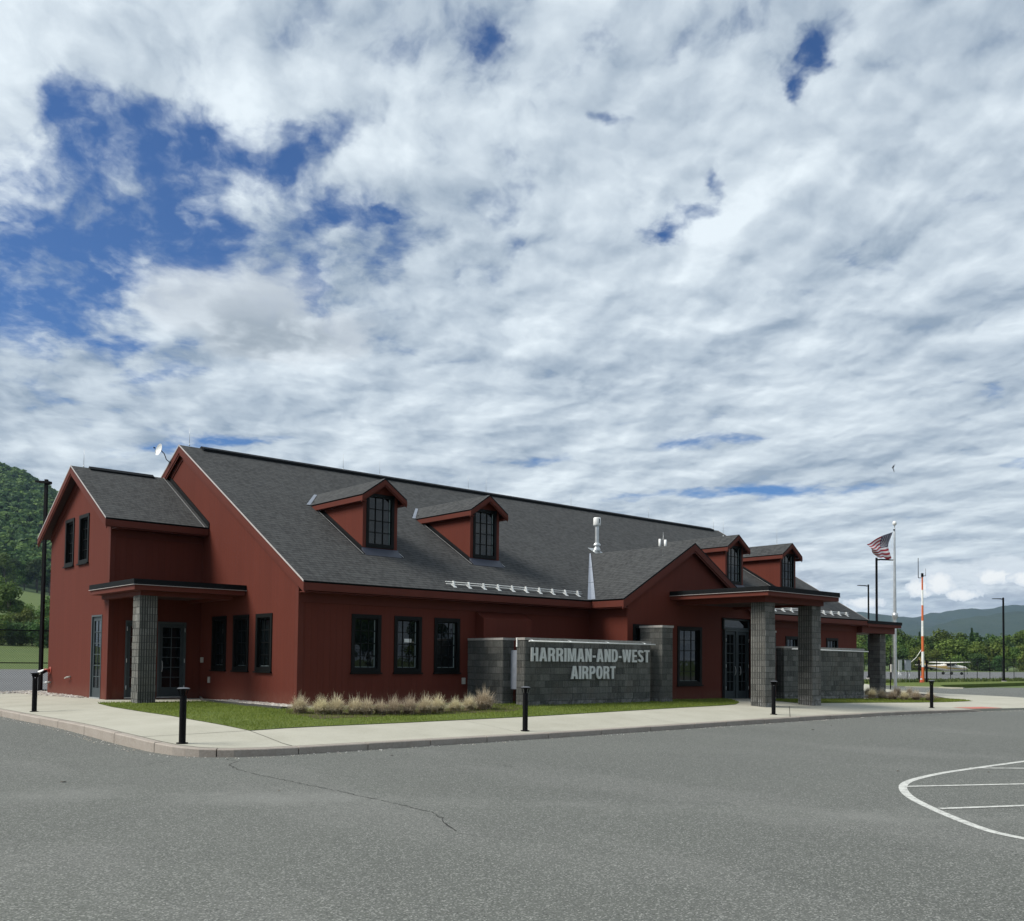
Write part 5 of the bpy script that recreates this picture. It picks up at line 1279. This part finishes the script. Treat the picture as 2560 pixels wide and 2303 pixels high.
mb = MB(); mb.tube((2.3, 0, .75), (2.35, 0, .24), .035, .03, 'galvanised', 8); g = mb.build('landing_gear', T)
mb = MB(); mb.tube((2.35, -.07, .22), (2.35, .07, .22), .22, .22, 'tyre', 18); mb.build('wheel', g)
mb = MB(); mb.tube((3.14, 0, 1.04), (3.38, 0, 1.04), .16, .03, 'plane_white', 14); mb.build('spinner', T)
mb = MB()
for s in (-1, 1): mb.hexa([(3.20, -.06, 1.04), (3.24, -.06, 1.04), (3.24, .06, 1.04), (3.20, .06, 1.04), (3.20, -.04+s*.2, 1.04+s*.92), (3.23, -.04+s*.2, 1.04+s*.92), (3.23, .04+s*.2, 1.04+s*.92), (3.20, .04+s*.2, 1.04+s*.92)], 'black_metal')
mb.build('propeller', T)

# ------------------------------------------------------------------ bird high over the right side
o = Vector((CAM.x, CAM.y, CAM.z)); d = Vector((.659, .7525, 0))*60+Vector((.7525, -.659, 0))*23.9; bp = o+d+Vector((0, 0, 12.45))
mb = MB(); mb.lathe([(0, -.16), (.035, -.08), (.045, 0), (.03, .1), (0, .15)], 'black_metal', n=10)
for s in (-1, 1): mb.hexa([(-.05, s*.02, .06), (.0, s*.02, -.06), (.02, s*.02, -.05), (-.03, s*.02, .06), (.12, s*.30, .0), (.12, s*.30, -.06), (.125, s*.30, -.06), (.125, s*.30, .0)], 'black_metal')
bd = mb.build('bird', loc=bp); bd.rotation_euler = (1.2, .3, vr); tag(bd, 'tiny dark bird flying against the clouds high above the flagpole', 'bird')

# ------------------------------------------------------------------ terrain on the left, mountains on the right
FH = Vector((.659, .7525)); RH = Vector((.7525, -.659)); C2 = Vector((CAM.x, CAM.y))
def site(D, t): p = C2+FH*D+RH*t; return p.x, p.y
PROF = [(0, -.62), (110, -.62), (150, .2), (220, 3.3), (270, 6), (400, 20), (500, 34.5), (560, 40), (700, 74), (900, 147), (1150, 226), (1300, 243), (1600, 190), (2000, 60)]
def prof(D):
    for (a, za1), (b, zb1) in zip(PROF, PROF[1:]):
        if D <= b: k = (D-a)/(b-a); return za1+(zb1-za1)*k
    return PROF[-1][1]
def hz(D, t):
    q = t+.534*D; cf = .009+(.0045-.009)*sm(D, 250, 500) if D < 500 else .0045+(.00197-.0045)*sm(D, 500, 900); T_ = 1-cf*q
    T_ = min(max(T_, 0), 1.45)
    und = 1+.05*math.sin(q*.013+D*.004)+.03*math.sin(q*.041+1)
    return (prof(D)+.62)*T_*und-.62-(1.5 if T_ <= 0 else 0)
def gridmesh(name, Ds, Ts, hf, mf):
    mb = MB()
    for D in Ds:
        for t in Ts(D) if callable(Ts) else Ts: x, y = site(D, t); mb.v.append((x, y, hf(D, t)))
    n = len(Ts(Ds[0])) if callable(Ts) else len(Ts)
    for i in range(len(Ds)-1):
        for j in range(n-1):
            a = i*n+j; m = mf(Ds[i], j); mb.f.append((a, a+1, a+n+1, a+n)); mb.mi.append(mb.mat(m)); mb.uv.append(None); mb.tone.append(.5); mb.sm.append(True)
    return mb.build(name)
nz = random.Random(8)
Ds = [112+12*k for k in range(18)]+[340+20*k for k in range(9)]
struct(gridmesh('meadow', Ds+[505], lambda D: [-.534*D+q for q in range(-220, 241, 20)], lambda D, t: hz(D, t)+.02, lambda D, j: 'field_grass'))
struct(gridmesh('hillside', [500+25*k for k in range(60)], lambda D: [-.534*D+q for q in range(-700, 561, 30)], lambda D, t: hz(D, t), lambda D, j: 'hill_forest'))
def ridge(prof_px, D0, back, front, seed, name='hills'):
    rn = random.Random(seed); pts = [((u-1280)/2397*D0, 1.3+(1650.5+(u-1280)*.01075-y)/2397*D0) for u, y in prof_px]
    def top(t):
        for (a, za1), (b, zb1) in zip(pts, pts[1:]):
            if t <= b: k = (t-a)/(b-a); k = max(0, k); return za1+(zb1-za1)*k
        return pts[-1][1]
    ts = [pts[0][0]+(pts[-1][0]-pts[0][0])*k/150 for k in range(151)]; wob = [rn.uniform(-1, 1) for _ in range(400)]
    def hf(D, t):
        s = (D-(D0-front))/front if D <= D0 else 1-(D-D0)/back
        s = min(max(s, 0), 1); s = s**.8 if D <= D0 else s
        fold = 1+.12*math.sin(t*.0041+D*.0023+seed)*(1-s)*2+.07*math.sin(t*.011-D*.004)*(1-s)*2
        return (top(t)+1)*s*fold-1.0+(math.sin(t*.031)*2.5+math.sin(t*.083+1)*1.5)*s
    return struct(gridmesh(name, [D0-front+front*k/24 for k in range(25)]+[D0+back*k/4 for k in range(1, 5)], ts, hf, lambda D, j: 'far_hill'))
ridge([(1500, 1560), (1900, 1548), (2050, 1538), (2145, 1529), (2175, 1531), (2211, 1538.5), (2241, 1541), (2298, 1541), (2320, 1532.5), (2350, 1531), (2377, 1523.5), (2422, 1521), (2468, 1521), (2498, 1516), (2531, 1511.5), (2560, 1510.5), (2640, 1506), (2750, 1515), (2900, 1525), (3200, 1550)], 5200, 900, 1700, 2)
ridge([(1900, 1640), (2100, 1610), (2220, 1588), (2326, 1565), (2400, 1547), (2450, 1537), (2520, 1530), (2600, 1526), (2720, 1532), (3000, 1560)], 3600, 700, 1100, 5)

# ------------------------------------------------------------------ trees
def crown(h, w, seed, m, n=2600, leaf=.42, base=.25, lobes=14):
    rn = random.Random(seed); mb = MB(); mi = mb.mat(m); V, Fc, Tn = [], [], []; L_ = []
    for k in range(lobes):
        zz = rn.uniform(base+.12, .9); rad = w*.5*math.sin(math.pi*min(1, (zz-base)/(1-base)*.85+.12))**.7
        a = rn.uniform(0, 6.28); rr = rad*rn.uniform(.25, .72); L_.append((rr*math.cos(a), rr*math.sin(a), zz*h, w*rn.uniform(.16, .27), rn.uniform(-.15, .15)))
    L_.append((0, 0, h*.88, w*.2, 0))
    for k in range(n):
        cx, cy, cz, cr, ct = L_[rn.randrange(len(L_))]
        d = Vector((rn.gauss(0, 1), rn.gauss(0, 1), rn.gauss(0, 1))).normalized(); rr = cr*rn.uniform(.55, 1.05)
        p = Vector((cx, cy, cz))+Vector((d.x, d.y, d.z*.85))*rr
        s = leaf*rn.uniform(.5, 1.3); nn = (d+Vector((rn.gauss(0, .5), rn.gauss(0, .5), rn.gauss(.3, .5)))).normalized(); u = nn.orthogonal().normalized(); w_ = nn.cross(u); a = rn.uniform(0, 3.14)
        u2 = u*math.cos(a)+w_*math.sin(a); w2 = nn.cross(u2); i = len(V)
        V += [tuple(p-u2*s*.5), tuple(p-w2*s*.34), tuple(p+u2*s*.5), tuple(p+w2*s*.36+nn*s*.12)]; Fc.append((i, i+1, i+2, i+3)); Tn.append(min(1, max(0, .42+ct+rn.gauss(0, .2))))
    mb.v, mb.f, mb.tone = V, Fc, Tn; mb.mi = [mi]*n; mb.uv = [None]*n; mb.sm = [False]*n; return mb, L_
PROTO = {}
def proto(kind, seed):
    h, w, m, n, leaf, base, lob, nm = {'mid': (12, 8.5, 'leaf_mid', 3000, .62, .16, 16, 'broadleaf_tree'), 'light': (9, 7, 'leaf_light', 2600, .5, .08, 14, 'broadleaf_tree'), 'dark': (15, 9, 'leaf_dark', 3200, .7, .18, 18, 'broadleaf_tree'), 'tall': (18, 8, 'leaf_mid', 3000, .65, .38, 16, 'broadleaf_tree'), 'bush': (4.5, 6, 'leaf_dark', 1900, .42, .0, 12, 'shrub'), 'lbush': (4.5, 5.5, 'leaf_light', 1900, .40, .0, 12, 'shrub'), 'pine': (15, 5, 'leaf_dark', 2400, .55, .1, 0, 'conifer_tree')}[kind]
    t = bpy.data.objects.new(nm, None); COL.objects.link(t)
    if kind == 'pine':
        rn = random.Random(seed); mb = MB(); mi = mb.mat(m); V, Fc, Tn = [], [], []
        for k in range(n):
            zz = rn.uniform(.1, 1)**.8; rad = w*.5*(1-zz)*rn.uniform(.55, 1.1)*(1+.25*math.sin(zz*60)); a = rn.uniform(0, 6.28); p = Vector((rad*math.cos(a), rad*math.sin(a), zz*h)); s = leaf*rn.uniform(.5, 1.2); q = Vector((math.cos(a), math.sin(a), -.35))*s; r_ = Vector((-math.sin(a), math.cos(a), .1))*s*.4; i = len(V)
            V += [tuple(p-q*.5), tuple(p-r_), tuple(p+q*.6), tuple(p+r_)]; Fc.append((i, i+1, i+2, i+3)); Tn.append(rn.uniform(.1, .7))
        mb.v, mb.f, mb.tone = V, Fc, Tn; mb.mi = [mi]*n; mb.uv = [None]*n; mb.sm = [False]*n; L_ = []
    else: mb, L_ = crown(h, w, seed, m, n, leaf, base, lob)
    mb.build('crown', t)
    mb = MB(); mb.tube((0, 0, -.5), (0, 0, h*.45), h*.018, h*.011, 'bark', 8); mb.tube((0, 0, h*.45), (0, 0, h*.85), h*.011, h*.004, 'bark', 6)
    for l in L_[:7]: mb.tube((0, 0, l[2]*.45), (l[0]*.8, l[1]*.8, l[2]*.92), h*.007, h*.003, 'bark', 6)
    mb.build('trunk', t)
    return t
rn = random.Random(77)
protos = {k: [proto(k, 100+i*7+s) for s in range(v)] for i, (k, v) in enumerate((('mid', 3), ('light', 2), ('dark', 2), ('tall', 2), ('bush', 2), ('lbush', 2), ('pine', 1)))}
fresh = {id(o): True for l in protos.values() for o in l}
HH = {'mid': 12, 'light': 9, 'dark': 15, 'tall': 18, 'bush': 4.5, 'lbush': 4.5, 'pine': 15}
def plant(kind, D, t, h, z, label, group):
    src = rn.choice(protos[kind]); x, y = site(D, t); s = h/HH[kind]
    if fresh.get(id(src)): o = src; fresh[id(src)] = False; o.location = (x, y, z); o.rotation_euler.z = rn.uniform(0, 6.28)
    else: o = dup(src, (x, y, z), rn.uniform(0, 6.28))
    o.scale = (s*rn.uniform(.9, 1.2), s*rn.uniform(.9, 1.2), s); o['label'] = label; o['category'] = 'shrub' if 'bush' in kind else 'tree'; o['group'] = group
KL = {'mid': 'mid green tree', 'light': 'pale green tree', 'dark': 'dark green tree', 'tall': 'bare-stemmed tree', 'bush': 'dark round shrub', 'lbush': 'pale round shrub', 'pine': 'pointed conifer'}
GR = 'trees in the belt beyond the taxiway'; seen_l = {}
def sizew(h, lo, hi): k = (h-lo)/(hi-lo); return 'small' if k < .33 else ('large' if k > .67 else 'middling')
def markR(D, t):
    u = 1280+t/D*2397
    for lim, w in ((2150, 'hidden behind the building'), (2205, 'seen past the far canopy'), (2236, 'just left of the flagpole'), (2270, 'just right of the flagpole'), (2300, 'just left of the banded mast'), (2335, 'just right of the banded mast'), (2390, 'above the parked plane'), (2440, 'right of the parked plane'), (2505, 'left of the right lamp post'), (2545, 'right of the right lamp post'), (9999, 'beyond the right edge')):
        if u < lim: return w
for (D, t0, t1, sp, hs, kinds, wh) in ((335, 80, 190, 4.2, (4.5, 7.5), ('bush', 'lbush', 'lbush', 'light'), 'front row'), (348, 82, 198, 4.8, (8, 10.5), ('light', 'mid', 'mid', 'lbush'), 'second row'),
                                 (368, 88, 210, 5.2, (11, 14), ('mid', 'mid', 'light', 'dark'), 'third row'), (392, 95, 222, 5.0, (14.5, 17.3), ('mid', 'dark', 'mid', 'mid', 'pine'), 'skyline row')):
    t = t0
    while t < t1:
        k = rn.choice(kinds); h = rn.uniform(*hs); DD = D+rn.uniform(-6, 6); tt = t+rn.uniform(-1, 1)
        plant(k, DD, tt, h, -.62, '%s %s, %s of far belt, %s' % (sizew(h, *hs), KL[k], wh, markR(DD, tt)), GR); t += sp*rn.uniform(.8, 1.2)
GL = 'trees and shrubs on the rising ground at left'
def markL(D, t):
    u = 1280+t/D*2397
    for lim, w in ((0, 'outside the left edge'), (40, 'at the left edge'), (90, 'left of the lamp post'), (125, 'beside the lamp post'), (9999, 'hidden behind the wing')):
        if u < lim: return w
for (D, q0, q1, sp, hs, kinds, wh) in ((222, -22, 40, 3.4, (4.5, 6.5), ('bush', 'bush', 'lbush'), 'along the field edge'), (240, -24, 42, 4.2, (7, 9.5), ('light', 'lbush', 'light', 'mid'), 'behind the field shrubs'),
                                  (262, -30, 6, 4.6, (15, 18), ('tall', 'mid', 'tall'), 'in the tall stand'), (268, 8, 46, 5, (9.5, 12.5), ('mid', 'light', 'mid'), 'before the meadow strip'), (535, -35, 90, 7, (15, 20), ('dark', 'mid', 'dark'), 'above the meadow strip'),
                                  (565, -35, 90, 8, (16, 20), ('dark', 'dark', 'mid'), 'at the hill foot'), (505, -40, 5, 8, (16, 20), ('mid', 'dark'), 'closing the meadow strip')):
    q = q0
    while q < q1:
        k = rn.choice(kinds); DD = D+rn.uniform(-5, 5); t = -.534*DD+q; h = rn.uniform(*hs)
        plant(k, DD, t, h, hz(DD, t)-.1, '%s %s %s, %s' % (sizew(h, *hs), KL[k], wh, markL(DD, t)), GL); q += sp*rn.uniform(.8, 1.2)
GB = 'trees behind the photographer'
for k_ in range(44):
    row = k_ % 2; k = rn.choice(('mid', 'dark', 'mid', 'light') if row == 0 else ('bush', 'dark', 'lbush')); x = -75+k_*4.6+rn.uniform(-2, 2); y = -118+rn.uniform(-6, 6)+14*row; p = Vector((x, y))-C2
    h = rn.uniform(11, 18) if row == 0 else rn.uniform(4.5, 9)
    plant(k, p.dot(FH), p.dot(RH), h, -.62, '%s %s across the lot, reflected in the dark windows' % (sizew(h, 4, 18), KL[k]), GB)
# hillside wood: one mass of crowns
mb = MB(); mi = mb.mat('leaf_dark'); mj = mb.mat('leaf_mid'); V, Fc, Tn, Mi = [], [], [], []; rn = random.Random(12)
D = 580
while D < 1330:
    q = -75
    while q < 175:
        DD = D+rn.uniform(-5, 5); qq = q+rn.uniform(-4, 4); t = -.534*DD+qq; x, y = site(DD, t); z = hz(DD, t); r = rn.uniform(3.4, 6.0); hgt = rn.uniform(9, 14); tn = rn.uniform(.1, .75); m = mi if rn.random() < .6 else mj
        for k in range(34):
            d = Vector((rn.gauss(0, 1), rn.gauss(0, 1), abs(rn.gauss(0, 1)))).normalized(); p = Vector((x, y, z+hgt-r*.8))+Vector((d.x*r, d.y*r, d.z*r*.85))*rn.uniform(.8, 1.05)
            nn = (d+Vector((rn.gauss(0, .35), rn.gauss(0, .35), .2))).normalized(); u = nn.orthogonal().normalized(); w_ = nn.cross(u); s = r*rn.uniform(.30, .5); i = len(V)
            V += [tuple(p-u*s), tuple(p-w_*s*.8), tuple(p+u*s), tuple(p+w_*s*.8)]; Fc.append((i, i+1, i+2, i+3)); Tn.append(min(1, max(0, tn+rn.uniform(-.2, .2)))); Mi.append(m)
        q += 8.2
    D += 8.5
mb.v, mb.f, mb.tone, mb.mi = V, Fc, Tn, Mi; mb.uv = [None]*len(Fc); mb.sm = [False]*len(Fc)
stuff(mb.build('hillside_wood'), 'dense green wood covering the steep hill at the left edge', 'woodland')

# ------------------------------------------------------------------ air
m = bpy.data.materials.new('haze_air'); m.use_nodes = True; n = m.node_tree; n.nodes.clear()
o_ = n.nodes.new('ShaderNodeOutputMaterial'); v = n.nodes.new('ShaderNodeVolumePrincipled'); n.links.new(v.outputs[0], o_.inputs['Volume'])
v.inputs['Color'].default_value = (.50, .70, 1.0, 1); v.inputs['Density'].default_value = HAZE; v.inputs['Anisotropy'].default_value = .2
MATS['haze_air'] = m
mb = MB(); mb.box((-8600, -8600, -1.7), (8600, 8600, 335), 'haze_air'); hzb = mb.build('haze'); hzb['kind'] = 'stuff'; hzb['label'] = 'thin blue haze softening the far mountains'; hzb['category'] = 'haze'
